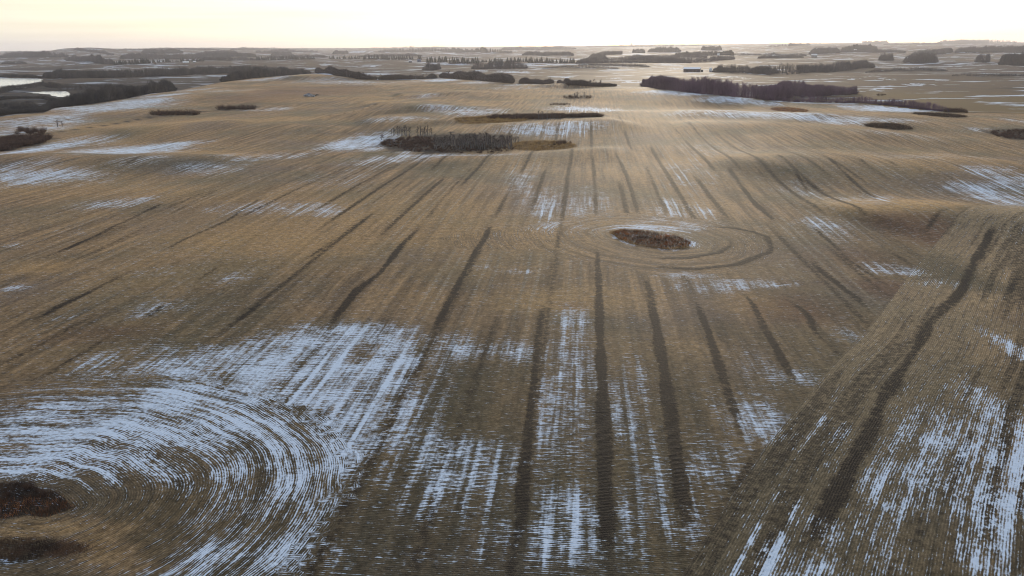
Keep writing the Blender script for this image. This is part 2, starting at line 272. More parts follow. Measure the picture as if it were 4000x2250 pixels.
RUST = [(3600, 890, 190, 42, .9), (3660, 940, 150, 32, 1.0), (3520, 900, 110, 34, .7), (3380, 1010, 150, 45, .75), (3480, 1130, 110, 40, .9), (3100, 1210, 170, 65, .9), (3950, 1240, 70, 50, .5), (1150, 365, 200, 28, .85), (1000, 395, 150, 12, .5), (400, 1310, 200, 40, .5), (450, 1290, 120, 20, .4), (3080, 424, 80, 10, 1.0), (160, 2145, 190, 32, 1.2), (2450, 900, 0, 0, 0), (2250, 1390, 70, 30, .35), (2500, 1520, 120, 30, .5), (2300, 1800, 60, 60, .3), (2230, 1195, 60, 16, .5), (3120, 1450, 0, 0, 0), (2800, 470, 0, 0, 0), (1800, 388, 200, 6, .3), (3500, 470, 90, 8, .4)]
def blobs(x, y, L, wob=None):
    out = np.zeros(x.shape)
    for px, py, rx, ry, st in L:
        if rx <= 0: continue
        c = flat(px, py); t = flat(px, py - ry); b_ = flat(px, py + ry); l = flat(px - rx, py); q = flat(px + rx, py)
        ax = (q - l) / 2; a = np.hypot(*ax); ex = ax / a; ey = np.array([-ex[1], ex[0]])
        dn = abs(np.dot(c - b_, ey)) + 1e-3; df = abs(np.dot(t - c, ey)) + 1e-3
        R_ = 2.3 * max(a, dn, df); m = (np.abs(x - c[0]) < R_) & (np.abs(y - c[1]) < R_)
        if not np.any(m): continue
        dx = x[m] - c[0]; dy = y[m] - c[1]; u = (dx * ex[0] + dy * ex[1]) / a; v_ = dx * ey[0] + dy * ey[1]
        v_ = np.where(v_ > 0, v_ / df, v_ / dn)
        q_ = u * u + v_ * v_
        if wob is not None: q_ = q_ * (1 + wob[m])
        val = st * np.exp(-q_ ** 1.5 * .9)
        o = out[m]; out[m] = 1 - (1 - np.clip(o, 0, 1)) * (1 - np.clip(val, 0, 1)) if st <= 1 else np.maximum(o, val)
    return out
DIAG = flat([2600, 2665, 2868, 3006, 3151, 3238, 3383, 3587, 3727, 3800, 3900, 4600], [2360, 2250, 1924, 1722, 1548, 1439, 1294, 1025, 870, 828, 806, 790])
SLOUGH_A = flat([-500, -200, 20, 95, 160, 215, 290, 250, 180, 110, -60, -200, -500], [1900, 1878, 1888, 1880, 1912, 1918, 1982, 1998, 2022, 2012, 2034, 2028, 2034])
SLOUGH_B = flat([2384, 2440, 2540, 2640, 2700, 2690, 2600, 2490, 2420], [908, 897, 905, 920, 945, 966, 974, 958, 935])
SW_AZ = R(5.75)
def rows(x, y):
    """row coordinates (u across, v along the seed rows) and swath coordinates (s across, t along the combine passes)"""
    s0 = x * math.cos(SW_AZ) - y * math.sin(SW_AZ); t0 = x * math.sin(SW_AZ) + y * math.cos(SW_AZ)
    wv = (fbm(x / 60, y / 60, 71, 2) - .5) * 1.2
    u, v, s, t = t0 + wv * .6, s0, s0 + wv * .4, t0
    # headland passes on the right, following the diagonal line
    d, al, sd, tot = polydist(x, y, DIAG, True); dg = (sd < 0) & (y < 420)
    dgm = dg.astype(float)
    u = np.where(dg, d, u); v = np.where(dg, al, v); s = np.where(dg, d + 3.0, s); t = np.where(dg, al, t)
    reg = dgm.copy()
    for P, lim in ((SLOUGH_A, 31.0), (SLOUGH_B, 21.5)):
        c = P.mean(0); m = np.hypot(x - c[0], y - c[1]) < 130
        xx, yy = x[m], y[m]; PP = np.vstack([P, P[:1]])
        d = polydist(xx, yy, PP); ins = inpoly(xx, yy, P); d = np.where(ins, -d, d)
        ang = np.arctan2(yy - c[1], xx - c[0]); al = ang * 26.0
        lm = lim + (fbm(xx / 12, yy / 12, 77, 2) - .5) * 5.0 + (vnoise(xx / .9, yy / .9, 78) - .5) * 5.0
        if P is SLOUGH_B: lm = lm + 26 * np.exp(-((np.abs(ang) - math.pi) / .28) ** 2)
        k = d < lm; idx = np.nonzero(m)[0][k]
        u[idx] = d[k] + (fbm(xx[k] / 9, yy[k] / 9, 79, 2) - .5) * 1.6; v[idx] = al[k]; s[idx] = d[k] + 4.4; t[idx] = al[k]; reg[idx] = 2
    return u, v, s, t, reg

# ------------------------------------------------------------------ object helpers
def tag(o, label=None, cat=None, group=None, kind=None):
    if label: o['label'] = label
    if cat: o['category'] = cat
    if group: o['group'] = group
    if kind: o['kind'] = kind
    return o
def link(name, me, parent=None):
    o = bpy.data.objects.new(name, me); COL.objects.link(o)
    if parent is not None: o.parent = parent
    return o
def mesh(name, V, T, mats, smooth=False, matidx=None):
    me = bpy.data.meshes.new(name); V = np.asarray(V, np.float32); T = np.asarray(T, np.int32); n, k = T.shape
    me.vertices.add(len(V)); me.vertices.foreach_set('co', V.ravel())
    me.loops.add(n * k); me.loops.foreach_set('vertex_index', T.ravel())
    me.polygons.add(n); me.polygons.foreach_set('loop_start', np.arange(0, n * k, k, dtype=np.int32))
    for m in mats if isinstance(mats, (list, tuple)) else [mats]: me.materials.append(m)
    if matidx is not None: me.polygons.foreach_set('material_index', np.asarray(matidx, np.int32))
    me.polygons.foreach_set('use_smooth', np.full(n, smooth)); me.update(calc_edges=True); return me
class Geo:
    """collects quads and triangles for ONE mesh"""
    def __init__(s): s.v = []; s.f = []; s.n = 0
    def addv(s, pts, faces):
        s.v += [tuple(p) for p in pts]; s.f += [tuple(i + s.n for i in f) for f in faces]; s.n += len(pts); return s
    def box(s, x0, y0, z0, x1, y1, z1):
        return s.addv([(x0, y0, z0), (x1, y0, z0), (x1, y1, z0), (x0, y1, z0), (x0, y0, z1), (x1, y0, z1), (x1, y1, z1), (x0, y1, z1)],
                      [(0, 3, 2, 1), (4, 5, 6, 7), (0, 1, 5, 4), (1, 2, 6, 5), (2, 3, 7, 6), (3, 0, 4, 7)])
    def lathe(s, prof, n=20):
        pts = []; fs = []
        for r, z in prof: pts += [(r * math.cos(2 * math.pi * k / n), r * math.sin(2 * math.pi * k / n), z) for k in range(n)]
        for a in range(len(prof) - 1):
            fs += [(a * n + k, a * n + (k + 1) % n, (a + 1) * n + (k + 1) % n, (a + 1) * n + k) for k in range(n)]
        fs.append(tuple((len(prof) - 1) * n + k for k in range(n))); return s.addv(pts, fs)
    def build(s, name, mat, parent=None, smooth=False):
        me = bpy.data.meshes.new(name); me.from_pydata(s.v, [], s.f); me.materials.append(mat)
        if smooth: me.polygons.foreach_set('use_smooth', [True] * len(me.polygons))
        me.update(); return link(name, me, parent)
def material(name):
    m = bpy.data.materials.new(name); m.use_nodes = True; nt = m.node_tree
    b = nt.nodes['Principled BSDF']; return m, NT(nt), b
def plain(name, c1, c2, scale=1.0, rough=.8, detail=3, spec=.3, rnd=.25):
    m, n, b = material(name); p = N(n.nt, 'ShaderNodeNewGeometry').outputs['Position']
    col = n.mix(n.step(n.noise(p, scale, detail), .35, .65), c1, c2)
    if rnd:
        oi = N(n.nt, 'ShaderNodeObjectInfo').outputs['Random']; k = n.step(oi, 0, 1, 1 - rnd, 1 + rnd, False)
        col = n.mix(1.0, col, n.comb(k, k, k), 'MULTIPLY')
    n.nt.links.new(col, b.inputs['Base Color']); b.inputs['Roughness'].default_value = rough; b.inputs['Specular IOR Level'].default_value = spec
    return m

# ------------------------------------------------------------------ ground sheet
def ground_material():
    m, n, b = material('stubble_and_snow')
    P = N(n.nt, 'ShaderNodeNewGeometry').outputs['Position']
    rc = n.attr('rowc', True); sc = n.attr('swath', True)
    S, D, G, RU, L, WT = [n.attr(k) for k in ('snow', 'dark', 'gold_less_shade', 'rust', 'land', 'wet')]
    u, v, _ = n.sep(rc); s, t, _ = n.sep(sc)
    # seed rows 0.3 m apart
    wob = n.m('MULTIPLY', n.m('SUBTRACT', n.noise(P, 1.3, 2), .5), .16)
    ph = n.m('MULTIPLY', n.m('ADD', u, wob), 2 * math.pi / .30)
    row1 = n.m('MULTIPLY_ADD', n.m('SINE', ph), .5, .5)
    row2 = n.m('MULTIPLY_ADD', n.m('SINE', n.m('MULTIPLY', n.m('ADD', u, n.m('MULTIPLY', wob, 2.0)), 2 * math.pi / .92)), .5, .5)
    row2 = n.m('ADD', n.m('MULTIPLY', row2, .35), n.m('MULTIPLY', n.step(n.noise(n.comb(n.m('MULTIPLY', u, 1.5), n.m('MULTIPLY', v, .10)), 1.0, 2, .6), .3, .7), .65))
    row = n.m('ADD', n.m('MULTIPLY', row1, .55), n.m('MULTIPLY', row2, .45))
    nrow = n.noise(n.comb(n.m('MULTIPLY', u, 3.3), n.m('MULTIPLY', v, .55)), 1.0, 2, .6)        # streaks along the rows
    nclump = n.noise(P, 1.9, 4, .65)
    nmid = n.noise(P, .16, 3, .55)
    nst = n.noise(n.comb(n.m('MULTIPLY', s, .42), n.m('MULTIPLY', t, .018)), 1.0, 3, .6)          # streaks along the passes
    nst2 = n.noise(n.comb(n.m('MULTIPLY', s, 1.3), n.m('MULTIPLY', t, .05), 7.0), 1.0, 2, .5)
    nbig = n.noise(P, .022, 3, .55)
    field = n.m('SUBTRACT', 1.0, L)
    # wheel tracks: two lines in the middle of each 9.3 m pass
    sw = n.m('ADD', s, n.m('MULTIPLY', n.m('SUBTRACT', n.noise(n.comb(n.m('MULTIPLY', t, .03), n.m('MULTIPLY', s, .05)), 1.0, 1), .5), 1.4))
    fr = n.m('FRACT', n.m('DIVIDE', n.m('ADD', sw, 1000.5 * 9.95 + 1.6), 9.95))
    off = n.m('ABSOLUTE', n.m('SUBTRACT', n.m('ABSOLUTE', n.m('SUBTRACT', fr, .5)), .131))
    trk = n.step(off, .022, .052, 1.0, 0.0)
    lane = n.step(n.noise(n.comb(n.m('MULTIPLY', n.m('FLOOR', n.m('DIVIDE', n.m('ADD', sw, 9951.6 + 4.975), 9.95)), 3.7), n.m('MULTIPLY', t, .010)), 1.0, 1), .42, .60)
    trk = n.m('MULTIPLY', n.m('MULTIPLY', trk, lane), field)
    # dark chaff strips with ragged edges
    rag = n.m('MULTIPLY', n.m('SUBTRACT', n.noise(P, .9, 5, .75), .5), 2.6)
    dk = n.step(n.m('ADD', D, n.m('MULTIPLY', rag, n.m('MINIMUM', n.m('MULTIPLY', D, 2.5), 1.0))),   .12, .80)
    dk = n.m('MULTIPLY', dk, n.m('MINIMUM', n.m('MULTIPLY', D, 1.7), 1.0))
    dk = n.m('MULTIPLY', dk, n.m('MULTIPLY', n.step(n.noise(P, 2.3, 4, .7), .30, .56, .70, 1.0), n.m('MULTIPLY_ADD', row, -.28, 1.12)), clamp=True)
    # snow
    cov = n.m('ADD', n.m('MULTIPLY', S, .57), n.m('MULTIPLY', trk, n.m('MULTIPLY_ADD', n.m('MINIMUM', n.m('MULTIPLY', S, 3.0), 1.0), .28, .04)))
    Sa = n.m('MINIMUM', n.m('MULTIPLY', S, 1.8), 1.0)
    cov = n.m('ADD', cov, n.m('MULTIPLY', n.m('SUBTRACT', nst, .5), n.m('MULTIPLY', Sa, .95)))
    cov = n.m('ADD', cov, n.m('MULTIPLY', n.m('SUBTRACT', nst2, .5), n.m('MULTIPLY', Sa, 1.15)))
    cov = n.m('ADD', cov, n.m('MULTIPLY', n.m('SUBTRACT', nmid, .5), n.m('MULTIPLY', Sa, .95)))
    cov = n.m('ADD', cov, n.m('MULTIPLY', n.m('SUBTRACT', nbig, .5), n.m('MULTIPLY', Sa, .60)))
    cov = n.m('SUBTRACT', cov, n.m('MULTIPLY', dk, .42))
    fine = n.m('ADD', n.m('MULTIPLY', n.m('SUBTRACT', row, .5), .62), n.m('ADD', n.m('MULTIPLY', n.m('SUBTRACT', nrow, .5), 1.3), n.m('MULTIPLY', n.m('SUBTRACT', nclump, .5), 1.05)))
    fine = n.m('MULTIPLY', fine, n.m('MULTIPLY_ADD', L, -.45, 1.0))
    snow = n.step(n.m('ADD', cov, fine), .24, .76, 0, .95)
    # stubble colours
    straw = n.mix(n.step(nst, .30, .70), (.092, .061, .034), (.240, .153, .077))
    straw = n.mix(n.m('MULTIPLY', n.step(nst2, .45, .75), .45), straw, (.060, .044, .030))
    straw = n.mix(n.step(nbig, .42, .66, 0, .75), straw, (.088, .072, .041))
    straw = n.mix(n.m('MULTIPLY', n.step(n.noise(n.v('ADD', P, (731, 197, 0)), .013, 4, .6), .46, .64), n.step(nst, .2, .8, .2, .75)), straw, (.250, .158, .072))
    straw = n.mix(n.step(n.noise(n.v('ADD', P, (131, 597, 0)), .017, 4, .6), .50, .68, 0, .55), straw, (.105, .078, .060))
    straw = n.mix(n.m('MULTIPLY', n.m('MULTIPLY_ADD', n.noise(P, .30, 3), .8, .5), n.m('MULTIPLY', G, .8), clamp=True), straw, (.310, .190, .078))
    straw = n.mix(n.m('MULTIPLY', n.m('MULTIPLY_ADD', nst, 1.4, .1), n.m('MULTIPLY', RU, .85), clamp=True), straw, (.085, .042, .024))
    straw = n.mix(n.m('MULTIPLY', trk, .35), straw, (.17, .135, .085))
    gr1 = n.step(n.noise(n.comb(n.m('MULTIPLY', u, 3.2), n.m('MULTIPLY', v, 1.3)), 1.0, 3, .75), .25, .75, .45, 1.55, False)
    gr2 = n.step(n.noise(P, .55, 5, .8), .28, .72, .50, 1.50, False)
    grain = n.m('MULTIPLY', gr1, gr2)
    regz = n.sep(rc)[2]; dgm = n.m('MULTIPLY', n.step(n.m('ABSOLUTE', n.m('SUBTRACT', regz, 1.0)), .3, .05, 0.0, 1.0), n.step(u, 30.0, 13.0, 0.0, 1.0))
    straw = n.mix(n.m('MULTIPLY', dgm, .72), straw, (.215, .155, .088))
    straw = n.mix(n.m('MULTIPLY', n.step(row2, .45, .8), n.m('MULTIPLY', n.m('MINIMUM', regz, 1.0), .45)), straw, (.050, .037, .025))
    straw = n.mix(n.m('MULTIPLY', G, -.9, clamp=True), straw, (.040, .037, .023))  # negative part: olive stubble plus the painted foreground and slope shade
    rowd = n.m('MULTIPLY_ADD', row1, .30, .85)
    gk = n.m('MULTIPLY', grain, rowd); gk = n.m('MULTIPLY_ADD', n.m('SUBTRACT', gk, 1.0), n.m('MULTIPLY_ADD', L, -.6, 1.0), 1.0)
    straw = n.mix(1.0, straw, n.comb(gk, gk, gk), 'MULTIPLY')
    straw = n.mix(n.m('MULTIPLY', dk, .95), straw, n.mix(nclump, (.010, .008, .007), (.026, .019, .015)))
    # the land past the field: pasture, ploughed and stubble parcels with blown snow
    vo = N(n.nt, 'ShaderNodeTexVoronoi', feature='F1', distance='MANHATTAN'); n.put(vo, 'Vector', n.v('MULTIPLY', P, (1.0, .75, 0))); vo.inputs['Scale'].default_value = 1 / 520.
    vo.inputs['Randomness'].default_value = .6
    pc = n.sep(vo.outputs['Color'])[0]
    land = n.ramp(pc, [(0, (.12, .085, .048)), (.3, (.16, .115, .060)), (.55, (.09, .065, .045)), (.78, (.18, .14, .085)), (1, (.06, .05, .04))])
    ln1 = n.noise(n.v('MULTIPLY', P, (.010, .030, 0)), 1.0, 4, .6); ln2 = n.noise(P, .05, 3, .6)
    land = n.mix(1.0, land, (.54, .47, .46), 'MULTIPLY'); land = n.mix(n.step(ln1, .42, .66, 0, .85), land, (.060, .043, .030))
    land = n.mix(n.step(ln2, .50, .64, 0, .8), land, (.045, .034, .028))
    land = n.mix(n.m('MULTIPLY', G, .8, clamp=True), land, (.125, .080, .028))
    base = n.mix(L, straw, land)
    wetc = n.mix(n.step(ln2, .40, .62), (.020, .015, .013), (.055, .037, .024))
    base = n.mix(n.m('MULTIPLY', WT, .95, clamp=True), base, wetc)
    lsn = n.m('MULTIPLY', n.step(n.m('ADD', n.noise(n.v('MULTIPLY', P, (.009, .022, 0)), 1.0, 5, .62), n.m('MULTIPLY', pc, .05)), .590, .640), n.m('MULTIPLY', L, n.m('SUBTRACT', 1.0, n.m('MULTIPLY', WT, .85))))
    snow = n.m('MAXIMUM', snow, n.m('MULTIPLY', lsn, .8))
    sncol = n.mix(nclump, (.48, .54, .60), (.70, .76, .82))
    col = n.mix(snow, base, sncol)
    n.nt.links.new(col, b.inputs['Base Color'])
    b.inputs['Roughness'].default_value = .75; b.inputs['Specular IOR Level'].default_value = .04
    n.nt.links.new(n.m('MULTIPLY', n.m('MULTIPLY', n.m('SUBTRACT', 1.0, n.m('MULTIPLY', dk, .9)), n.m('SUBTRACT', 1.0, n.m('MULTIPLY', snow, .8))), n.m('MULTIPLY', n.m('MULTIPLY_ADD', WT, -.13, .15), n.m('MULTIPLY_ADD', L, -.6, 1.0))), b.inputs['Sheen Weight']); b.inputs['Sheen Roughness'].default_value = .38
    n.nt.links.new(n.mix(1.0, col, (5.0, 5.0, 5.0), 'MULTIPLY'), b.inputs['Sheen Tint'])
    hgt = n.m('ADD', n.m('MULTIPLY', row, -.05), n.m('ADD', n.m('MULTIPLY', nclump, .25), n.m('MULTIPLY', dk, .20)))
    bp = N(n.nt, 'ShaderNodeBump'); n.put(bp, 'Height', hgt); bp.inputs['Strength'].default_value = .5; bp.inputs['Distance'].default_value = .6
    n.nt.links.new(bp.outputs[0], b.inputs['Normal'])
    return m
def build_ground():
    az = np.concatenate([np.linspace(-math.pi, -.80, 36)[:-1], np.linspace(-.80, .80, 930), np.linspace(.80, math.pi, 36)[1:-1]])
    rr = [3.0, 12.0, 25.0, 38.0, 46.0]; r = 50.0
    while r < 22500: rr.append(r); r += max(.12, min(r * r / 50 * .00150, 7 + r * .0055))
    rr = np.array(rr); na, nr = len(az), len(rr)
    Rr, A = np.meshgrid(rr, az, indexing='ij'); x = (Rr * np.sin(A)).ravel(); y = (Rr * np.cos(A)).ravel()
    z = H(x, y)
    i = np.arange(nr - 1)[:, None] * na; j = np.arange(na)[None, :]; j2 = (j + 1) % na
    q = np.stack([i + j, i + na + j, i + na + j2, i + j2], -1).reshape(-1, 4)[:, ::-1]
    me = mesh('ground', np.stack([x, y, z], -1), q, ground_material(), True)
    b = beyond(x, y); az_ = np.arctan2(x, y); rad = np.hypot(x, y)
    wob = (fbm(x / 9, y / 9, 51, 3) - .5) * 1.3 * (1 - sstep(rad, 250, 700)) + (fbm(x / 40, y / 40, 52, 2) - .5) * 1.0
    S = blobs(x, y, SNOW, wob); S = S * (1 + .22 * sstep(rad, 220, 520)) * (1 - np.clip(blobs(x, y, NOSNOW, wob), 0, 1))
    S = np.maximum(S, .10 * fbm(x / 70, y / 70, 61, 2) * sstep(rad, 80, 200))
    PP = np.vstack([SLOUGH_B, SLOUGH_B[:1]]); d = polydist(x, y, PP); S = np.maximum(S, .95 * np.exp(-(np.maximum(d - .2, 0) / 1.7) ** 2) * sstep(fbm(x / 5, y / 5, 87, 2), .36, .62))
    u, v, s, t, reg = rows(x, y)
    D = np.zeros(len(x))
    wx = (fbm(x / 7, y / 7, 81, 2) - .5) * 1.3; br = .55 + .75 * fbm(x / 16, y / 16, 83, 2)
    for P, wd, st in STRIPS:
        Pw = flat([p[0] for p in P], [p[1] for p in P]); lo = Pw.min(0) - 8; hi = Pw.max(0) + 8
        m = (x > lo[0]) & (x < hi[0]) & (y > lo[1]) & (y < hi[1])
        d, al, _, tot = polydist(x[m] + wx[m] * .32, y[m], Pw, True)
        hw = wd * .43 * (.75 + .5 * vnoise(al / 9, np.full(al.shape, st * 13), 5))
        e = sstep(np.minimum(al, tot - al) + 4, 0, 18)
        D[m] = np.maximum(D[m], st * np.exp(-(d / hw) ** 2.4) * e * np.clip(br[m], 0, 1.15))
    # the weaker strips left by every other pass
    fr = ((s + 9950 - 3.5) / 9.95 + .5) % 1 - .5
    D = np.maximum(D, ((.52 + .22 * sstep(rad, 140, 260)) * np.exp(-(np.abs(fr) * 9.95 / 1.15) ** 2.2) * sstep(fbm(np.floor((s - 3.5) / 9.95 + .5) * 3.7 + 3, t / 85, 91, 2), .36, .62)) * (b < 0) * (1 - sstep(rad * (1 + 2.4 * np.abs(az_ - SW_AZ)), 420, 850)) * (reg == 0))
    D = np.maximum(D, .48 * sstep(fbm(u / 1.9 + 5, v / 45, 95, 2), .55, .68) * (reg == 1))
    D *= 1 - sstep(b, -12, 0)
    G = blobs(x, y, GOLD, wob) * (b < 30); OL_AND_SHADE = blobs(x, y, OLIVE_AND_SHADE, wob) * (b < 0); RU = blobs(x, y, RUST, wob)
    L = sstep(b, -2, 6)
    wet = np.exp(-((az_ + .66) / .235) ** 6) * (1 - sstep(b, 560, 900)) * sstep(b, -4, 4) * (.62 + .6 * fbm(x / 60, y / 90, 63, 2))
    wet = np.maximum(wet, .75 * np.exp(-((az_ + .36) / .11) ** 4) * (1 - sstep(b, 300, 620)) * sstep(b, -4, 8) * (.6 + .6 * fbm(x / 60, y / 90, 64, 2)))
    for P in (SLOUGH_A, SLOUGH_B):
        Pq = np.vstack([P, P[:1]]); m = np.hypot(x - P[:, 0].mean(), y - P[:, 1].mean()) < 80
        k = inpoly(x[m], y[m], P); wet[np.nonzero(m)[0][k]] = .8; S[np.nonzero(m)[0][k]] = .13; D[np.nonzero(m)[0][k]] = 0
    for (x0, y0, x1, y1, kk) in ISLES:
        c = flat((x0 + x1) / 2, (y0 + y1) / 2); a = flat(x0, (y0 + y1) / 2); t_ = flat((x0 + x1) / 2, y0); b_ = flat((x0 + x1) / 2, y1)
        ax = np.hypot(*(c - a)); dd = np.hypot(*(t_ - b_)) / 2; cc = (t_ + b_) / 2; e1 = (c - a) / ax; e2 = np.array([-e1[1], e1[0]])
        m = np.hypot(x - cc[0], y - cc[1]) < 2 * max(ax, dd)
        q_ = ((x[m] - cc[0]) * e1[0] + (y[m] - cc[1]) * e1[1]) / ax; p_ = ((x[m] - cc[0]) * e2[0] + (y[m] - cc[1]) * e2[1]) / dd
        k = (1 - sstep((q_ ** 2 + p_ ** 2) * (1 + .9 * (fbm(x[m] / 7, y[m] / 7, 69, 3) - .5)), .75, 1.15)); id_ = np.nonzero(m)[0]
        wet[id_] = np.maximum(wet[id_], k * kk); S[id_] *= 1 - k * .9; D[id_] *= 1 - k; G[id_] = np.maximum(G[id_], k * (1 - kk))
    # the grassy ditch line along the left fence and the dark verge at the field's right-hand end
    for Pp, wd in (([(-200, 560), (0, 540), (170, 512), (270, 497), (420, 476), (560, 455), (700, 438), (850, 428), (1000, 414)], 2.2), ([(3700, 440), (3776, 441), (3870, 437), (4000, 444), (4300, 452)], 2.5)):
        Pw = flat([p[0] for p in Pp], [p[1] for p in Pp]); d = polydist(x, y, Pw); wet = np.maximum(wet, .9 * np.exp(-(d / wd) ** 2)); S *= 1 - np.exp(-(d / 6) ** 2)
    # far snow patches and pale ploughland on the land past the field
    S = np.where(b > 0, 0, S)
    Sf = np.zeros(len(x))
    for px, py, rx, ry in FARSNOW:
        p = at(px, py); a = size(p, rx); h_ = CAM_H - p[2]; rp = math.hypot(p[0], p[1]); dr = max(12., rp * rp / max(h_, 10) * ry / 3100)
        e2 = p[:2] / rp; m = np.hypot(x - p[0], y - p[1]) < 2.2 * max(a, dr)
        q_ = ((x[m] - p[0]) * e2[1] - (y[m] - p[1]) * e2[0]) / a; g_ = ((x[m] - p[0]) * e2[0] + (y[m] - p[1]) * e2[1]) / dr
        nz = fbm(x[m] / (a * .55) + px, y[m] / (dr * .35), 66, 3); k = sstep(1.25 - (q_ ** 2 + g_ ** 2) ** .5 + (nz - .5) * 2.6, .25, .75); id_ = np.nonzero(m)[0]; Sf[id_] = np.maximum(Sf[id_], k * .95)
    S = np.maximum(S, Sf)
    for px, py, rx, ry in FARDARK:
        p = at(px, py); a = size(p, rx); rp = math.hypot(p[0], p[1]); dr = max(20., rp * rp / max(CAM_H - p[2], 10) * ry / 3100); e2 = p[:2] / rp; m = np.hypot(x - p[0], y - p[1]) < 2.2 * max(a, dr)
        q_ = ((x[m] - p[0]) * e2[1] - (y[m] - p[1]) * e2[0]) / a; g_ = ((x[m] - p[0]) * e2[0] + (y[m] - p[1]) * e2[1]) / dr; nz = fbm(x[m] / 60 + px, y[m] / 110, 68, 3)
        id_ = np.nonzero(m)[0]; wet[id_] = np.maximum(wet[id_], .85 * sstep(1.1 - (q_ ** 2 + g_ ** 2) ** .5 + (nz - .5) * 2.4, .1, .9) * (b[id_] > 5)); S[id_] *= .7
    gr = sstep(az_, .36, .48) * (1 - sstep(b, 250, 520)) * L; G = np.maximum(G, gr * .9) - OL_AND_SHADE
    for nm, a in (('snow', S), ('dark', D), ('gold_less_shade', G), ('rust', RU), ('land', L), ('wet', np.clip(wet, 0, 1))):
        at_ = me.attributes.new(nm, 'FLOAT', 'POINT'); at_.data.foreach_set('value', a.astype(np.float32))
    for nm, a, c in (('rowc', u, v), ('swath', s, t)):
        at_ = me.attributes.new(nm, 'FLOAT_VECTOR', 'POINT'); at_.data.foreach_set('vector', np.stack([a, c, reg], -1).astype(np.float32).ravel())
    o = link('ground', me); tag(o, 'rolling harvested stubble field with thin snow between the rows', 'field', None, 'structure')
# grassy or shrubby hollows in the field: picture box, darkness (1 dark wet, 0 golden grass)
ISLES = [(1480, 524, 2010, 588, .95), (1985, 546, 2250, 580, .35), (1775, 463, 2080, 488, .35), (2000, 452, 2365, 476, .9), (2190, 374, 2318, 388, .7), (2140, 400, 2232, 413, .7),
         (3376, 494, 3556, 513, .6), (3872, 512, 4300, 552, .85), (3580, 443, 3752, 468, .55), (-300, 530, 92, 600, .95)]
FARDARK = [(3450, 282, 260, 8), (3800, 288, 220, 10), (3920, 300, 160, 5), (3650, 275, 120, 5), (2550, 268, 200, 6), (2280, 262, 120, 3), (2120, 262, 100, 4), (2900, 300, 150, 4), (1250, 275, 150, 3), (3300, 360, 90, 6), (3980, 345, 120, 4), (200, 268, 200, 3), (350, 281, 200, 3), (1500, 275, 150, 2), (3100, 240, 250, 3), (2750, 230, 250, 3), (1750, 225, 250, 2), (700, 220, 250, 3)]
FARSNOW = [(335, 244, 30, 4), (440, 261, 45, 2), (530, 267, 25, 2), (460, 272, 25, 2), (1270, 253, 28, 3), (1215, 268, 28, 2), (1460, 256, 25, 2), (1640, 245, 60, 2), (1725, 249, 60, 2), (1810, 252, 50, 2), (1800, 284, 110, 2), (1870, 278, 60, 2), (2000, 280, 70, 4), (2070, 253, 110, 6), (2200, 254, 55, 5), (2285, 249, 28, 4),
 (2440, 259, 35, 4), (2210, 275, 30, 3), (2055, 285, 25, 2), (2410, 306, 45, 3), (2480, 322, 45, 5), (2210, 302, 25, 3), (2600, 252, 70, 6), (2640, 272, 40, 6), (2785, 245, 24, 4), (2770, 293, 25, 3), (2860, 302, 45, 6), (2912, 307, 25, 3), (3270, 265, 80, 3), (3440, 262, 60, 4), (3330, 309, 28, 3), (3400, 296, 30, 4), (3470, 309, 35, 3), (3590, 331, 40, 5),
 (3690, 284, 12, 5), (3690, 314, 25, 3), (3810, 298, 28, 2), (3945, 298, 25, 2), (3400, 352, 60, 6), (3450, 345, 40, 4), (3830, 212, 40, 2), (3950, 208, 50, 2), (3000, 215, 80, 1), (1750, 209, 70, 1), (2000, 214, 60, 2), (2480, 212, 60, 2), (780, 207, 60, 1), (1400, 202, 40, 1), (2130, 348, 0.1, 0.1)]
build_ground()

# ------------------------------------------------------------------ ponds
def pond_material():
    m, n, b = material('pond_ice'); p = N(n.nt, 'ShaderNodeNewGeometry').outputs['Position']
    n.nt.links.new(n.mix(n.step(n.noise(p, .08, 4), .4, .62), (.30, .31, .32), (.62, .63, .63)), b.inputs['Base Color'])
    n.nt.links.new(n.step(n.noise(p, .2, 3), .3, .7, .08, .22), b.inputs['Roughness']); b.inputs['Specular IOR Level'].default_value = .6
    return m
PM = pond_material()
for k, lab in (('far', 'large pale frozen pond behind the dark valley wood'), ('near', 'small pale frozen pond ringed by dark valley brush'), ('strip', 'narrow sliver of ice in front of the small pond')):
    P = PONDS[k]; V = []; n = len(P); Q = np.vstack([P, P[:1]])
    pts = []
    for a in range(n):
        for q in range(6):
            f_ = q / 6; c = Q[a] * (1 - f_) + Q[a + 1] * f_; pts.append(c + (rng.random(2) - .5) * np.array([4, 8]))
    g = Geo(); g.addv([(c[0], c[1], PONDZ) for c in pts] + [(c[0], c[1], PONDZ - .3) for c in pts], [tuple(range(len(pts)))] + [(a, (a + 1) % len(pts), len(pts) + (a + 1) % len(pts), len(pts) + a) for a in range(len(pts))])
    tag(g.build('pond', PM), lab, 'pond', None, 'structure')

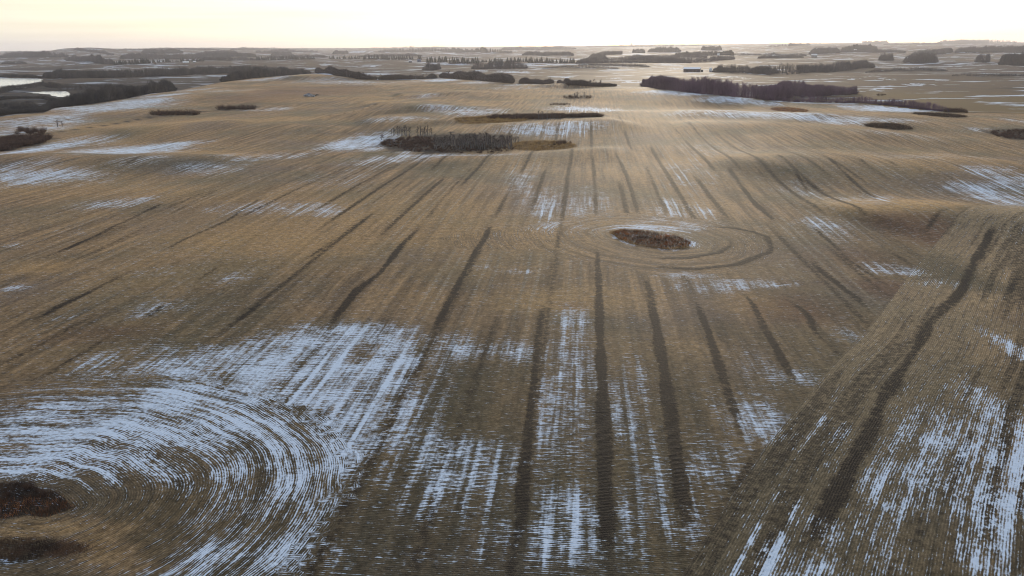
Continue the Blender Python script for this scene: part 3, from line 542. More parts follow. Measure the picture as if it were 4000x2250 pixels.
# ------------------------------------------------------------------ vegetation
M_BARK = plain('aspen_bark', (.11, .10, .096), (.21, .19, .178), 3.0)
M_TWIG = plain('bare_twigs', (.070, .050, .047), (.125, .092, .080), .8)
M_TWIG2 = plain('valley_twigs', (.038, .032, .032), (.080, .066, .058), .05)
M_PURP = plain('wood_twigs', (.095, .050, .080), (.185, .104, .150), .05)
M_WILL = plain('willow_twigs', (.060, .032, .023), (.125, .068, .042), .6)
M_SPRU = plain('spruce_needles', (.012, .016, .013), (.026, .032, .022), 1.5)
M_FARW = plain('far_wood', (.030, .028, .036), (.070, .060, .068), .03)
M_GRASS = plain('dry_slough_grass', (.20, .110, .036), (.50, .31, .115), .3, rnd=0)
M_GRASSR = plain('rust_slough_grass', (.10, .040, .018), (.46, .18, .058), .22, rnd=0)
M_WEED = plain('weed_patch', (.040, .023, .016), (.13, .068, .038), .35, rnd=0)
M_GRASSD = plain('dark_slough_grass', (.028, .017, .012), (.095, .050, .026), .35, rnd=0)

def slivers(base, tip, wid, g):
    """one thin triangle for each base-tip pair, facing any way"""
    d = tip - base; r_ = g.normal(size=d.shape); s = np.cross(d, r_); s /= np.linalg.norm(s, axis=1, keepdims=True) + 1e-9
    n = len(base); V = np.empty((n, 3, 3)); V[:, 0] = base - s * wid[:, None] / 2; V[:, 1] = base + s * wid[:, None] / 2; V[:, 2] = tip
    return V.reshape(-1, 3), np.arange(3 * n).reshape(-1, 3)
def tube(P, rad, k=5):
    V = []; T = []
    for i, (p, r_) in enumerate(zip(P, rad)):
        for a in range(k): V.append((p[0] + r_ * math.cos(2 * math.pi * a / k), p[1] + r_ * math.sin(2 * math.pi * a / k), p[2]))
    for i in range(len(P) - 1):
        for a in range(k):
            q = [i * k + a, i * k + (a + 1) % k, (i + 1) * k + (a + 1) % k, (i + 1) * k + a]; T += [(q[0], q[1], q[2]), (q[0], q[2], q[3])]
    return np.array(V), np.array(T)
def aspen(seed, nb=16, nt=7, h=1.0, spread=.16, thick=1.0, low=.30):
    """unit-height bare tree: (trunk), (crown)"""
    g = np.random.default_rng(seed)
    zz = np.linspace(0, 1, 6); sx = np.cumsum(g.normal(0, .012, 6)); sy = np.cumsum(g.normal(0, .012, 6)); sx -= sx[0]; sy -= sy[0]
    P = np.stack([sx, sy, zz * .97], -1); tv, tt = tube(P, .016 * (1 - .88 * zz) * thick + .0015)
    bz = low + (1 - low) * g.random(nb) ** .8 * .92; b0 = np.stack([np.interp(bz, zz, sx), np.interp(bz, zz, sy), bz * .97], -1)
    az = g.random(nb) * 2 * math.pi; ln = spread * (1.25 - bz) * g.uniform(.7, 1.4, nb) + .05
    d = np.stack([np.cos(az), np.sin(az), g.uniform(.7, 1.6, nb)], -1); d /= np.linalg.norm(d, axis=1, keepdims=True)
    b1 = b0 + d * ln[:, None] * 1.25
    V1, T1 = slivers(b0, b1, np.full(nb, .011 * thick), g)
    f = g.random((nb, nt)); s0 = (b0[:, None] + (b1 - b0)[:, None] * f[..., None]).reshape(-1, 3)
    dd = np.repeat(d, nt, 0) * .6 + g.normal(0, .5, (nb * nt, 3)) + np.array([0, 0, .55]); dd /= np.linalg.norm(dd, axis=1, keepdims=True)
    s1 = s0 + dd * g.uniform(.05, .12, nb * nt)[:, None]
    V2, T2 = slivers(s0, s1, np.full(nb * nt, .0075 * thick), g)
    return (tv, tt), (np.vstack([V1, V2]), np.vstack([T1, T2 + len(V1)]))
def shrub(seed, n=70, wid=.6, thick=.020, top=.75):
    """unit-height multi-stem willow: fanning stems with twigs"""
    g = np.random.default_rng(seed); az = g.random(n) * 2 * math.pi; lean = g.random(n) ** .6 * wid
    b0 = np.stack([np.cos(az) * lean * .35, np.sin(az) * lean * .35, np.zeros(n)], -1)
    hh = (1 - .45 * (lean / wid) ** 2) * g.uniform(top, 1.0, n)
    b1 = np.stack([np.cos(az) * lean, np.sin(az) * lean, hh], -1)
    V1, T1 = slivers(b0, b1, np.full(n, thick), g)
    k = 3; f = g.uniform(.35, .95, (n, k)); s0 = (b0[:, None] + (b1 - b0)[:, None] * f[..., None]).reshape(-1, 3)
    dd = g.normal(0, .6, (n * k, 3)) + np.array([0, 0, .5]); dd /= np.linalg.norm(dd, axis=1, keepdims=True); s1 = s0 + dd * g.uniform(.12, .28, n * k)[:, None]
    s1[:, 2] = np.maximum(s1[:, 2], .05)
    V2, T2 = slivers(s0, s1, np.full(n * k, thick * .9), g)
    return np.vstack([V1, V2]), np.vstack([T1, T2 + len(V1)])
def spruce(seed, slim=.20):
    g = np.random.default_rng(seed); P = np.stack([np.zeros(4), np.zeros(4), np.linspace(0, .98, 4)], -1); tr = tube(P, [.022, .017, .010, .003], 5)
    V = []; T = []; c = 0
    tiers = 15
    for k in range(tiers):
        z = .07 + .90 * k / tiers; rad = slim * (1 - (z - .04) ** 1.15) * g.uniform(.82, 1.12) + .012; m = 9 if k < 10 else 6; a0 = g.random() * 6
        for j in range(m):
            a = a0 + 2 * math.pi * j / m + g.normal(0, .12); r_ = rad * g.uniform(.75, 1.12); dz = .10 + .09 * r_ / slim; wa = 2.6 / m
            V += [(0, 0, z + .07), (r_ * .62 * math.cos(a - wa / 2), r_ * .62 * math.sin(a - wa / 2), z - dz * .25), (r_ * math.cos(a), r_ * math.sin(a), z - dz), (r_ * .62 * math.cos(a + wa / 2), r_ * .62 * math.sin(a + wa / 2), z - dz * .25)]
            T += [(c, c + 1, c + 2), (c, c + 2, c + 3)]; c += 4
    return tr, (np.array(V), np.array(T))
def place(V, T, pts, hs, yaw, wide=None, sink=.0):
    """copies of one prototype merged into ONE mesh (for woods nobody could count)"""
    n = len(pts); c, s = np.cos(yaw), np.sin(yaw); w_ = hs if wide is None else hs * wide
    X = V[None, :, 0] * w_[:, None]; Y = V[None, :, 1] * w_[:, None]; Z = V[None, :, 2] * hs[:, None]
    out = np.stack([X * c[:, None] - Y * s[:, None] + pts[:, 0:1], X * s[:, None] + Y * c[:, None] + pts[:, 1:2], Z + pts[:, 2:3] - sink], -1).reshape(-1, 3)
    return out, (T[None] + (np.arange(n) * len(V))[:, None, None]).reshape(-1, 3)
def merge(parts):
    Vs = []; Ts = []; o = 0
    for V, T in parts:
        if len(V) == 0: continue
        Vs.append(V); Ts.append(T + o); o += len(V)
    return np.vstack(Vs), np.vstack(Ts)
def band_points(front, depth, n, ragged=.45, off=0.0, g=rng, ends=False):
    """random ground points in a band behind a front line given in the picture; depth in metres away from the camera"""
    P = ats(front, off)[:, :2]; L = np.concatenate([[0], np.cumsum(np.hypot(*(P[1:] - P[:-1]).T))]); q = g.random(n) * L[-1]
    x = np.interp(q, L, P[:, 0]); y = np.interp(q, L, P[:, 1]); r_ = np.hypot(x, y)
    e = np.clip(np.minimum(q, L[-1] - q) / (.18 * L[-1] + 1e-6), .12, 1) ** .7
    dd = g.random(n) * depth * e * (1 - ragged + ragged * 2 * vnoise(q / 30, q * 0 + depth, 3)); k = (r_ + dd) / r_
    x = x * k; y = y * k; P3 = np.stack([x, y, H(x, y)], -1); return (P3, L[-1], np.clip(np.minimum(q, L[-1] - q) / (float(ends) * L[-1]), 0, 1) ** .7) if ends else (P3, L[-1])
PROTO_W = [aspen(100 + k, 15, 6, spread=.27, thick=1.25, low=.20) for k in range(5)]
PROTO_S = [shrub(200 + k, 34, .62, .045) for k in range(4)]
PROTO_SP = [spruce(300 + k, .17 + .02 * k) for k in range(5)]
def wood(name, label, front, depth, hpx, spacing, mat, under=.35, kinds='aspen', hvar=.22, off=2.0, cat='wood', maxn=4200, hm=None, even=0.0, taper=.12):
    g = np.random.default_rng(abs(hash2(int(front[0][0]), int(front[0][1]), 5) * 1e6).astype(int) if hasattr(hash2(int(front[0][0]), int(front[0][1]), 5), 'astype') else int(hash2(int(front[0][0]), int(front[0][1]), 5) * 1e6))
    P = ats(front, off); h = hm or float(np.mean([size(p, hpx) for p in P]))
    _, Ln = band_points(front, depth, 2, off=off, g=g)
    n = int(min(maxn, max(14, Ln * depth / spacing ** 2)))
    pts, _, qe = band_points(front, depth, n, off=off, g=g, ends=taper)
    sc_ = 22 if h < 30 else 60
    clump = (.58 + .75 * fbm(pts[:, 0] / sc_, pts[:, 1] / sc_, 9, 2)) ; clump = (clump * (1 - even) + even) * (.50 + .50 * qe)
    parts = []; pick = g.integers(0, 5, n)
    for k in range(5):
        s = pick == k; p = pts[s]; hs = h * g.uniform(1 - hvar, 1 + hvar, len(p)) * clump[s]; yaw = g.random(len(p)) * 6.28
        if not len(p): continue
        if kinds == 'aspen': V, T = merge(PROTO_W[k])
        elif kinds == 'spruce': V, T = merge(PROTO_SP[k])
        else: V, T = PROTO_S[k % 4]
        parts.append(place(V, T, p, hs, yaw, None, .3))
    if under:
        q, _ = band_points(front, depth, max(8, int(n * under)), off=off, g=g)
        for k in range(4):
            p = q[k::4]
            if len(p): parts.append(place(*PROTO_S[k], p, h * g.uniform(.25, .5, len(p)), g.random(len(p)) * 6.28, np.full(len(p), 1.5), .2))
    V, T = merge(parts); o = link(name, mesh(name, V, T, mat)); return tag(o, label, cat, None, 'stuff')

# woods that read as one mass
wood('aspen_wood', 'big purple-brown bare wood along the right far edge of the field', [(2510, 338), (2605, 352), (2718, 366), (2800, 376), (2873, 384), (3000, 392), (3080, 385), (3200, 378), (3345, 368)], 130, 50, 3.0, M_PURP, under=.2, hm=13.0, even=.4, taper=.22)
wood('hedge_trees', 'narrow bare tree belt running right from the big purple-brown wood', [(3060, 397), (3200, 400), (3369, 404), (3505, 417), (3636, 432), (3705, 438)], 16, 22, 1.9, M_PURP)
wood('willow_thicket', 'low dark willow scrub at the right end of the bare tree belt', [(3690, 438), (3776, 441)], 16, 15, 2.2, M_WILL, kinds='shrub')
wood('valley_wood', 'dark bare wood on the left slope below the frozen ponds', [(200, 424), (349, 407), (430, 396), (504, 382), (594, 365), (683, 355)], 75, 38, 2.8, M_TWIG2)
wood('valley_scrub', 'low dark scrub at the left frame edge below the ponds', [(-80, 462), (0, 452), (62, 444), (171, 438), (213, 420)], 60, 18, 2.8, M_TWIG2, kinds='shrub')
wood('pond_brush', 'dark brush between the large pond and the small pond', [(-60, 372), (60, 352), (170, 338), (240, 352), (330, 352), (420, 345), (520, 340)], 90, 9, 3.6, M_TWIG2, off=0)
wood('marsh_brush', 'dark brush between the small pond and the left slope', [(-60, 398), (60, 385), (160, 384), (230, 400), (300, 396)], 30, 12, 3.0, M_TWIG2, off=0, kinds='shrub')
wood('slope_brush', 'dark brown brush on the valley floor left of the slope wood', [(-80, 430), (60, 425), (160, 419)], 80, 13, 3.0, M_TWIG2, off=0)
wood('upper_wood', 'long dark bare wood behind the frozen ponds', [(170, 305), (300, 306), (420, 305), (543, 302), (700, 296), (850, 289), (1000, 283), (1130, 279)], 150, 20, 4.2, M_TWIG2)
wood('shore_brush', 'thin dark brush on the far shore of the large pond', [(-120, 301), (0, 302), (80, 303), (165, 305)], 40, 8, 4.5, M_TWIG2, kinds='shrub')
wood('ridge_wood', 'dark bare wood showing over the snowy crest left of centre', [(868, 321), (940, 312), (1010, 304), (1100, 296), (1212, 288)], 60, 26, 3.2, M_TWIG2)
FAR = [
 ('thin dark tree line beyond the left spruces toward the middle row', [(780, 236), (880, 237), (1000, 236)], 50, 7, 'a'),
 ('low dark scrub belt behind the first middle spruce section', [(1040, 228), (1140, 226), (1280, 224)], 80, 6, 'a'),
 ('thin bluish tree line above the long farm belt', [(1400, 222), (1520, 221), (1650, 221)], 60, 6, 'a'),
 ('low purple scrub below the right spruce row', [(2260, 256), (2400, 258), (2540, 262)], 90, 6, 'a'),
 ('purple tree line crossing the plain above the purple strip', [(2440, 224), (2600, 226), (2760, 224)], 90, 7, 'a'),
 ('thin tree line under the far right farm shelterbelt', [(3250, 204), (3400, 205), (3540, 206)], 90, 6, 'a'),
 ('dark scrub belt on the hilly ground below the right bluffs', [(3380, 284), (3520, 280), (3700, 277)], 70, 6, 'a'),
 ('dark scrub belt on the hilly ground at the right frame edge', [(3720, 296), (3860, 300), (4040, 298)], 60, 6, 'a'),
 ('thin far tree line on the right horizon', [(3450, 176), (3600, 175), (3680, 174)], 150, 5, 'a'),
 ('thin far tree line on the horizon beside the long hill', [(480, 193), (650, 193), (860, 196)], 150, 4, 'a'),
 ('scrub belt on the plain left of the pale old house', [(2960, 229), (3060, 228), (3140, 226)], 80, 6, 'a'),
 ('low scrub at the foot of the snowy bowls right of centre', [(2120, 268), (2260, 266), (2420, 270)], 60, 6, 'a'),  # far woods and belts: label, front line, depth, picture height, kind
 ('purple wood behind the long barn on the right', [(2785, 282), (2880, 286), (2960, 288), (3040, 286)], 70, 15, 'a'),
 ('broad purple wood midway on the right beyond the pasture', [(2920, 285), (3000, 292), (3110, 290), (3240, 283), (3330, 274), (3415, 264)], 160, 17, 'a'),
 ('grey bluff of bare trees standing alone in the right pasture', [(3432, 236), (3460, 237), (3488, 236)], 60, 14, 'a'),
 ('wider grey bluff of bare trees beside the lone bluff', [(3530, 244), (3600, 246), (3660, 244)], 70, 18, 'a'),
 ('grey bluff near the right frame edge', [(3805, 243), (3850, 244), (3865, 243)], 50, 16, 'a'),
 ('dark wood touching the right frame edge', [(3905, 253), (3960, 257), (4080, 257)], 80, 22, 'a'),
 ('small bare grove in the pasture below the spruce belts', [(1650, 274), (1690, 276), (1722, 271)], 50, 15, 'a'),
 ('long bare copse in the pasture right of the small grove', [(1842, 270), (1920, 270), (2000, 268), (2060, 267)], 60, 16, 'a'),
 ('purple wood on the slope below the right hand spruces', [(2250, 250), (2330, 246), (2450, 246), (2560, 246), (2700, 247)], 120, 12, 'a'),
 ('purple wood strip above the long barn', [(2455, 234), (2560, 238), (2690, 246), (2780, 240), (2870, 232)], 150, 10, 'a'),
 ('bare bluff left of the dark spruces on the right', [(2300, 229), (2370, 230)], 70, 11, 'a'),
 ('purple wood band left of centre on the right plain', [(2330, 214), (2430, 213), (2360, 215)], 70, 8, 'a'),
 ('far spruce belt along the plain left of the light tower', [(2530, 203), (2600, 203), (2660, 202)], 40, 11, 's'),
 ('far thin spruce row near the skyline bins', [(2470, 206), (2520, 206)], 40, 10, 's'),
 ('far spruce belt behind the white cottage', [(2637, 217), (2700, 217), (2790, 217), (2866, 217)], 50, 12, 's'),
 ('far dark spruce belt right of the white cottage', [(2738, 195), (2820, 195)], 50, 9, 's'),
 ('dark shelterbelt around the far farmstead on the right', [(3287, 197), (3340, 198), (3400, 195), (3426, 193)], 60, 12, 's'),
 ('far bluish wood along the right skyline', [(3660, 172), (3760, 172), (3860, 170), (3970, 170)], 200, 8, 'a'),
 ('far bluish wood above the right bluffs', [(3560, 216), (3640, 214), (3700, 209), (3720, 204)], 150, 10, 'a'),
 ('far wood strip right of the ruined house', [(3160, 213), (3240, 209), (3280, 206)], 120, 10, 'a'),
 ('far bluish wood at the right frame edge below the skyline', [(3730, 206), (3820, 207), (3920, 204), (4040, 206)], 200, 12, 'a'),
 ('far grey wood on the rise under the skyline house', [(3370, 170), (3420, 171), (3470, 169)], 150, 6, 'a'),
 ('far grey wood between the skyline house and the right edge', [(3000, 182), (3080, 181), (3165, 177)], 200, 6, 'a'),
 ('far long belt of trees across the middle plain', [(1478, 203), (1600, 203), (1750, 203), (1900, 205), (2000, 206)], 70, 11, 's'),
 ('far bluish wood left of the long middle belt', [(1060, 216), (1140, 214)], 120, 7, 'a'),
 ('far bluish wood strip on the left plain', [(1000, 206), (1090, 205), (1240, 203)], 160, 7, 'a'),
 ('far bluish grove in the left middle plain', [(1300, 211), (1362, 210)], 80, 7, 'a'),
 ('far wood on the left plain above the spruce rows', [(470, 230), (540, 231), (600, 232), (720, 231), (900, 229)], 250, 11, 'a'),
 ('bluish wood at the foot of the long hill', [(0, 226), (100, 224), (180, 226), (270, 224)], 300, 12, 'a'),
 ('dark wood spur leading down to the left spruce row', [(255, 234), (330, 241), (400, 250), (448, 252)], 60, 14, 'a'),
 ('dark bluff in the open left field', [(8, 250), (60, 250), (104, 249)], 40, 6, 'a'),
 ('far bluish wood beside the white bins', [(556, 208), (620, 208), (715, 207)], 150, 8, 'a'),
 ('bluish belt of trees down the flank of the long hill', [(290, 195), (370, 204), (445, 216)], 120, 5, 'a'),
 ('far bluish wood on the plain right of the long hill', [(768, 214), (850, 213), (928, 211)], 120, 8, 'a'),
 ('far dark bluff on the left middle plain', [(830, 222), (900, 223), (1000, 222)], 120, 8, 'a'),
 ('far bluish wood on the horizon left of centre', [(900, 196), (1050, 195), (1200, 194), (1350, 191)], 300, 5, 'a'),
 ('far bluish wood on the horizon at centre', [(1400, 192), (1600, 190), (1750, 188)], 300, 5, 'a'),
 ('far purple wood on the centre plain below the horizon', [(1960, 195), (2080, 195), (2250, 192)], 200, 8, 'a'),
 ('far purple wood on the horizon right of centre', [(2290, 184), (2450, 184), (2600, 182), (2800, 180)], 300, 5, 'a'),
 ('far grey scrub along the road on the right plain', [(2700, 221), (2900, 218), (3020, 216), (3150, 219)], 120, 6, 'a'),
 ('far bare trees behind the right hand spruce rows', [(2040, 217), (2130, 218), (2240, 218)], 80, 9, 'a')]
for lab, fr, dep, hp, kd in FAR:
    hp *= 1.35; dep *= 1.3
    wood('far_wood' if kd == 'a' else 'far_shelterbelt', lab, fr, dep, hp, 5.0 if kd == 'a' else 4.6, M_FARW if kd == 'a' else M_SPRU, under=.25 if kd == 'a' else 0, kinds='aspen' if kd == 'a' else 'spruce', off=0, cat='wood' if kd == 'a' else 'shelterbelt', maxn=1500)

# individual trees ------------------------------------------------
def tree_proto(name, tr, cr_, mt, mc):
    e = bpy.data.objects.new(name, None); COL.objects.link(e)
    link('trunk', mesh('trunk', *tr, mt), e); link('crown', mesh('crown', *cr_, mc), e); return e
def copy_tree(o):
    c = o.copy(); COL.objects.link(c)
    for ch in o.children:
        d = ch.copy(); COL.objects.link(d); d.parent = c
    return c
class Kind:
    def __init__(s, protos): s.p = protos; s.used = [False] * len(protos)
    def put(s, p, h, label, cat, group, wide=1.0, which=None):
        k = random.randrange(len(s.p)) if which is None else which
        o = s.p[k] if not s.used[k] else copy_tree(s.p[k]); s.used[k] = True
        o.location = (p[0], p[1], p[2] - .15); o.rotation_euler = (0, 0, random.random() * 6.28); o.scale = (h * wide, h * wide, h); tag(o, label, cat, group); return o
    def done(s):
        for k, o in enumerate(s.p):
            if not s.used[k]:
                for ch in list(o.children): bpy.data.objects.remove(ch)
                bpy.data.objects.remove(o)
ASP = Kind([tree_proto('aspen_tree', *aspen(400 + k, 20, 9, spread=.17, thick=1.9), M_BARK, M_TWIG) for k in range(6)])
POP = Kind([tree_proto('poplar_tree', *aspen(440 + k, 22, 9, spread=.34, thick=2.8, low=.12), M_BARK, M_TWIG) for k in range(6)])
SPR = Kind([tree_proto('spruce_tree', *spruce(500 + k, .17 + .025 * (k % 4)), M_BARK, M_SPRU) for k in range(6)])
SHR = Kind([link('willow_bush', mesh('willow_bush', *shrub(600 + k, 80, .62, .022), M_WILL)) for k in range(6)])
ROWS = [  # spruce rows: front line, height px, count, label, group
 ([(450, 254), (523, 252), (581, 248)], 16, 28, 'tall dark spruce in the left row facing the snowy flats'),
 ([(584, 246), (628, 244)], 10, 8, 'small dark spruce in the short gap row beside the left row'),
 ([(638, 243), (708, 241)], 12, 15, 'dark spruce sheltering the pale left farmhouse'),
 ([(715, 240), (795, 240)], 12, 14, 'dark spruce standing behind the pale left farmhouse'),
 ([(1003, 236), (1047, 235)], 14, 9, 'dark spruce in the short belt at the left end of the middle row'),
 ([(1049, 235), (1140, 233)], 14, 18, 'dark spruce in the first long section of the middle row'),
 ([(1146, 233), (1227, 232)], 13, 16, 'dark spruce in the second long section of the middle row'),
 ([(1287, 230), (1351, 230)], 11, 12, 'dark spruce in the low block left of the long farm belt'),
 ([(1362, 231), (1404, 230)], 12, 8, 'dark spruce in the pair of clumps left of the long farm belt'),
 ([(1417, 232), (1530, 233), (1642, 233)], 16, 34, 'dark spruce in the long belt behind the blue shed'),
 ([(1668, 245), (1744, 243)], 21, 15, 'tall dark spruce in the block right of the blue shed'),
 ([(1757, 249), (1866, 248)], 22, 18, 'tall dark spruce in the dense block above the snow strip'),
 ([(1874, 244), (1899, 243)], 12, 4, 'small spruce in the gap after the dense block'),
 ([(1912, 247), (1969, 246)], 18, 9, 'dark spruce in the first clump right of the dense block'),
 ([(1977, 244), (2060, 242)], 18, 11, 'dark spruce in the spaced row right of the dense block'),
 ([(2066, 246), (2147, 246)], 20, 13, 'tall pointed spruce in the middle of the right row'),
 ([(2156, 247), (2243, 247)], 17, 13, 'dark spruce at the right end of the right row')]
for fr, hp, n, lab in ROWS:
    P = ats(fr); n = int(n * 1.2); L = np.linspace(0, len(P) - 1, n)
    for q in L:
        q = min(max(q + random.gauss(0, .06), 0), len(P) - 1); k = min(int(q), len(P) - 2); f_ = q - k; p = P[k] * (1 - f_) + P[k + 1] * f_; rr_ = math.hypot(p[0], p[1]); k2 = 1 + random.uniform(0, 14) / rr_
        x_0, y_0 = p[0] * k2, p[1] * k2; p = np.array([x_0, y_0, H(np.array([x_0]), np.array([y_0]))[0]])
        SPR.put(p, size(p, hp * 1.15) * random.uniform(.72, 1.12), lab, 'spruce', 'spruces of the farm shelterbelts', random.uniform(1.5, 2.3))
# bare trees of the field's far fence line
FENCE = [([(1236, 284), (1300, 293), (1345, 300)], 13, 12, SHR, 'low dark bush at the left end of the far fence line'),
 ([(1345, 302), (1400, 309), (1450, 311)], 27, 14, POP, 'tall bare poplar in the left stretch of the far fence line'),
 ([(1480, 312), (1510, 312)], 20, 6, POP, 'bare poplar in the small clump of the far fence line'),
 ([(1530, 311), (1600, 311), (1630, 310)], 17, 12, POP, 'bare poplar in the middle stretch of the far fence line'),
 ([(1640, 309), (1700, 306)], 18, 9, POP, 'bare poplar just left of the snowy bump on the fence line'),
 ([(1722, 304), (1790, 309), (1880, 315), (2000, 325)], 24, 30, POP, 'bare poplar in the thick stretch right of the snowy bump'),
 ([(2032, 327), (2100, 326), (2160, 325)], 20, 14, POP, 'bare poplar left of the rounded bump by the fence'),
 ([(2175, 322), (2222, 336), (2260, 337)], 21, 10, POP, 'bare poplar right of the rounded bump by the fence'),
 ([(2303, 336), (2350, 336)], 23, 9, POP, 'bare poplar in the last clump before the big wood'),
 ([(2355, 336), (2410, 337)], 9, 8, SHR, 'low bush in the last clump before the big wood')]
for fr, hp, n, kd, lab in FENCE:
    P = ats(fr, 3.0)
    for k in range(n):
        q = random.random() * (len(P) - 1); i = min(int(q), len(P) - 2); p = P[i] + (P[i + 1] - P[i]) * (q - i); k2 = 1 + random.uniform(0, 16) / math.hypot(p[0], p[1])
        x_0, y_0 = p[0] * k2, p[1] * k2; p = np.array([x_0, y_0, H(np.array([x_0]), np.array([y_0]))[0]])
        kd.put(p, size(p, hp) * random.uniform(.6, 1.15), lab, 'tree' if kd is POP else 'bush', 'trees and bushes of the far fence line', random.uniform(.9, 1.5))
for lab, fr, hp in (('dark brush under the left stretch of far fence trees', [(1240, 284), (1300, 294), (1400, 310), (1470, 312)], 12), ('dark brush under the middle stretch of far fence trees', [(1480, 312), (1600, 311), (1705, 306)], 9),
                    ('dark brush under the thick stretch of far fence trees', [(1722, 304), (1790, 309), (1880, 315), (2000, 325)], 14), ('dark brush under the fence trees around the rounded bump', [(2032, 327), (2160, 325)], 11), ('dark brush between the rounded bump and the big wood', [(2180, 323), (2222, 336), (2300, 337), (2405, 337)], 9)):
    wood('fence_brush', lab, fr, 16, hp * 2.1, 1.8, M_TWIG, under=0, kinds='shrub', off=4.0, cat='brush')
def scatter(kd, box, hp, n, lab, cat, group, wide=(.9, 1.3), var=(.7, 1.15)):
    x0, y0, x1, y1 = box
    for k in range(n):
        p = at(x0 + (x1 - x0) * (k + random.random()) / n, random.uniform(y0, y1)); kd.put(p, size(p, hp) * random.uniform(*var), lab, cat, group, random.uniform(*wide))
scatter(ASP, (1530, 527, 1605, 533), 37, 13, 'tall bare aspen in the left clump behind the middle thicket', 'aspen', 'aspens of the middle thicket')
scatter(ASP, (1628, 528, 1690, 533), 38, 13, 'tall bare aspen in the right clump behind the middle thicket', 'aspen', 'aspens of the middle thicket')
scatter(ASP, (1695, 556, 2000, 584), 44, 120, 'grey bare aspen in the dense right half of the middle thicket', 'aspen', 'aspens of the middle thicket', (1.0, 1.7), (.6, 1.1))
scatter(POP, (1484, 540, 1506, 547), 25, 2, 'small dark bushy tree at the left tip of the middle thicket', 'tree', 'trees at the left tip of the middle thicket', (1.4, 1.8))
scatter(POP, (2000, 556, 2030, 560), 24, 3, 'bushy bare tree at the right end of the aspen grove', 'tree', 'bushy trees right of the aspen grove', (1.2, 1.6))
scatter(SHR, (2165, 560, 2215, 567), 22, 6, 'dark willow bush on the grassy tail of the middle thicket', 'bush', 'bushes on the grassy tail', (.8, 1.1))
scatter(SHR, (2228, 558, 2242, 561), 15, 1, 'small grey bush at the far tip of the grassy tail', 'bush', None)
scatter(ASP, (2100, 466, 2200, 472), 36, 14, 'thin bare aspen rising from the upper thicket before the snow', 'aspen', 'aspens of the upper thicket', (.9, 1.3), (.5, 1.1))
scatter(SHR, (2205, 380, 2312, 385), 13, 16, 'willow bush in the small upper clump on the field', 'bush', 'bushes of the small upper clump')
scatter(POP, (2224, 382, 2300, 383), 22, 3, 'thin bare tree in the small upper clump on the field', 'tree', 'bare trees of the small upper clump')
scatter(SHR, (2150, 407, 2225, 411), 9, 12, 'reddish low bush on the little knoll above the snow bowl', 'bush', 'bushes on the little knoll')
scatter(SHR, (68, 508, 172, 528), 20, 18, 'dark willow bush along the ditch at the left edge', 'bush', 'willows of the left ditch', (1.0, 1.5))
scatter(POP, (226, 494, 246, 498), 22, 2, 'small bare tree in the ditch line right of the dark willows', 'tree', 'small bare trees of the ditch line', (1.3, 1.7))
scatter(SHR, (590, 446, 780, 450), 21, 26, 'dark willow bush in the left clump on the ditch line', 'bush', 'willows of the upper ditch line', (1.0, 1.5))
scatter(SHR, (850, 424, 995, 428), 19, 20, 'dark willow bush in the right clump on the ditch line', 'bush', 'willows of the upper ditch line', (1.0, 1.5))
scatter(SHR, (600, 250, 612, 252), 9, 2, 'lone round bush in the left field by the upper wood', 'bush', 'lone round bushes in the left field', (1.2, 1.5))
scatter(SHR, (3425, 371, 3458, 373), 9, 5, 'dark low bush in the pasture right of the big wood', 'bush', 'low bushes in the right pasture', (1.2, 1.6))
ASP.done(); POP.done(); SPR.done(); SHR.done()

# thickets and grassy hollows nobody could count
def patch_pts(box, n, g, pw=.5):
    x0, y0, x1, y1 = box; c0 = flat((x0 + x1) / 2, y0); c1 = flat((x0 + x1) / 2, y1); cc = (c0 + c1) / 2; a = flat(x0, (y0 + y1) / 2); b_ = flat(x1, (y0 + y1) / 2)
    ax = (b_ - a) / 2; dd = np.hypot(*(c0 - c1)) / 2; e1 = ax / np.hypot(*ax); e2 = np.array([-e1[1], e1[0]]); r_ = g.random(n) ** pw; th = g.random(n) * 6.2832
    P = cc + (r_ * np.cos(th))[:, None] * ax + (r_ * np.sin(th) * dd)[:, None] * e2; return np.column_stack([P, H(P[:, 0], P[:, 1])])
def thicket(name, label, box, n, hp, mat, wide=1.5, cat='thicket', var=(.6, 1.1)):
    g = np.random.default_rng(int(box[0] * 7 + 1e5)); p = patch_pts(box, n, g); parts = []
    for k in range(4):
        q = p[k::4]; hs = np.array([size(c, hp) for c in q]) * g.uniform(*var, len(q)); parts.append(place(*PROTO_S[k], q, hs, g.random(len(q)) * 6.28, np.full(len(q), wide), .1))
    V, T = merge(parts); return tag(link(name, mesh(name, V, T, mat)), label, cat, None, 'stuff')
def grass(name, label, pts, hm, mat, g, blades=6, spread=.5, wid=.07, cat='grass'):
    n = len(pts); b0 = np.repeat(pts, blades, 0); b0[:, :2] += g.normal(0, spread, (n * blades, 2)); b0[:, 2] = H(b0[:, 0], b0[:, 1]) - .03
    d = g.normal(0, .32, (n * blades, 3)); d[:, 2] = 1; b1 = b0 + d * (hm * g.uniform(.5, 1.15, n * blades))[:, None]
    V, T = slivers(b0, b1, np.full(n * blades, wid), g); return tag(link(name, mesh(name, V, T, mat)), label, cat, None, 'stuff')
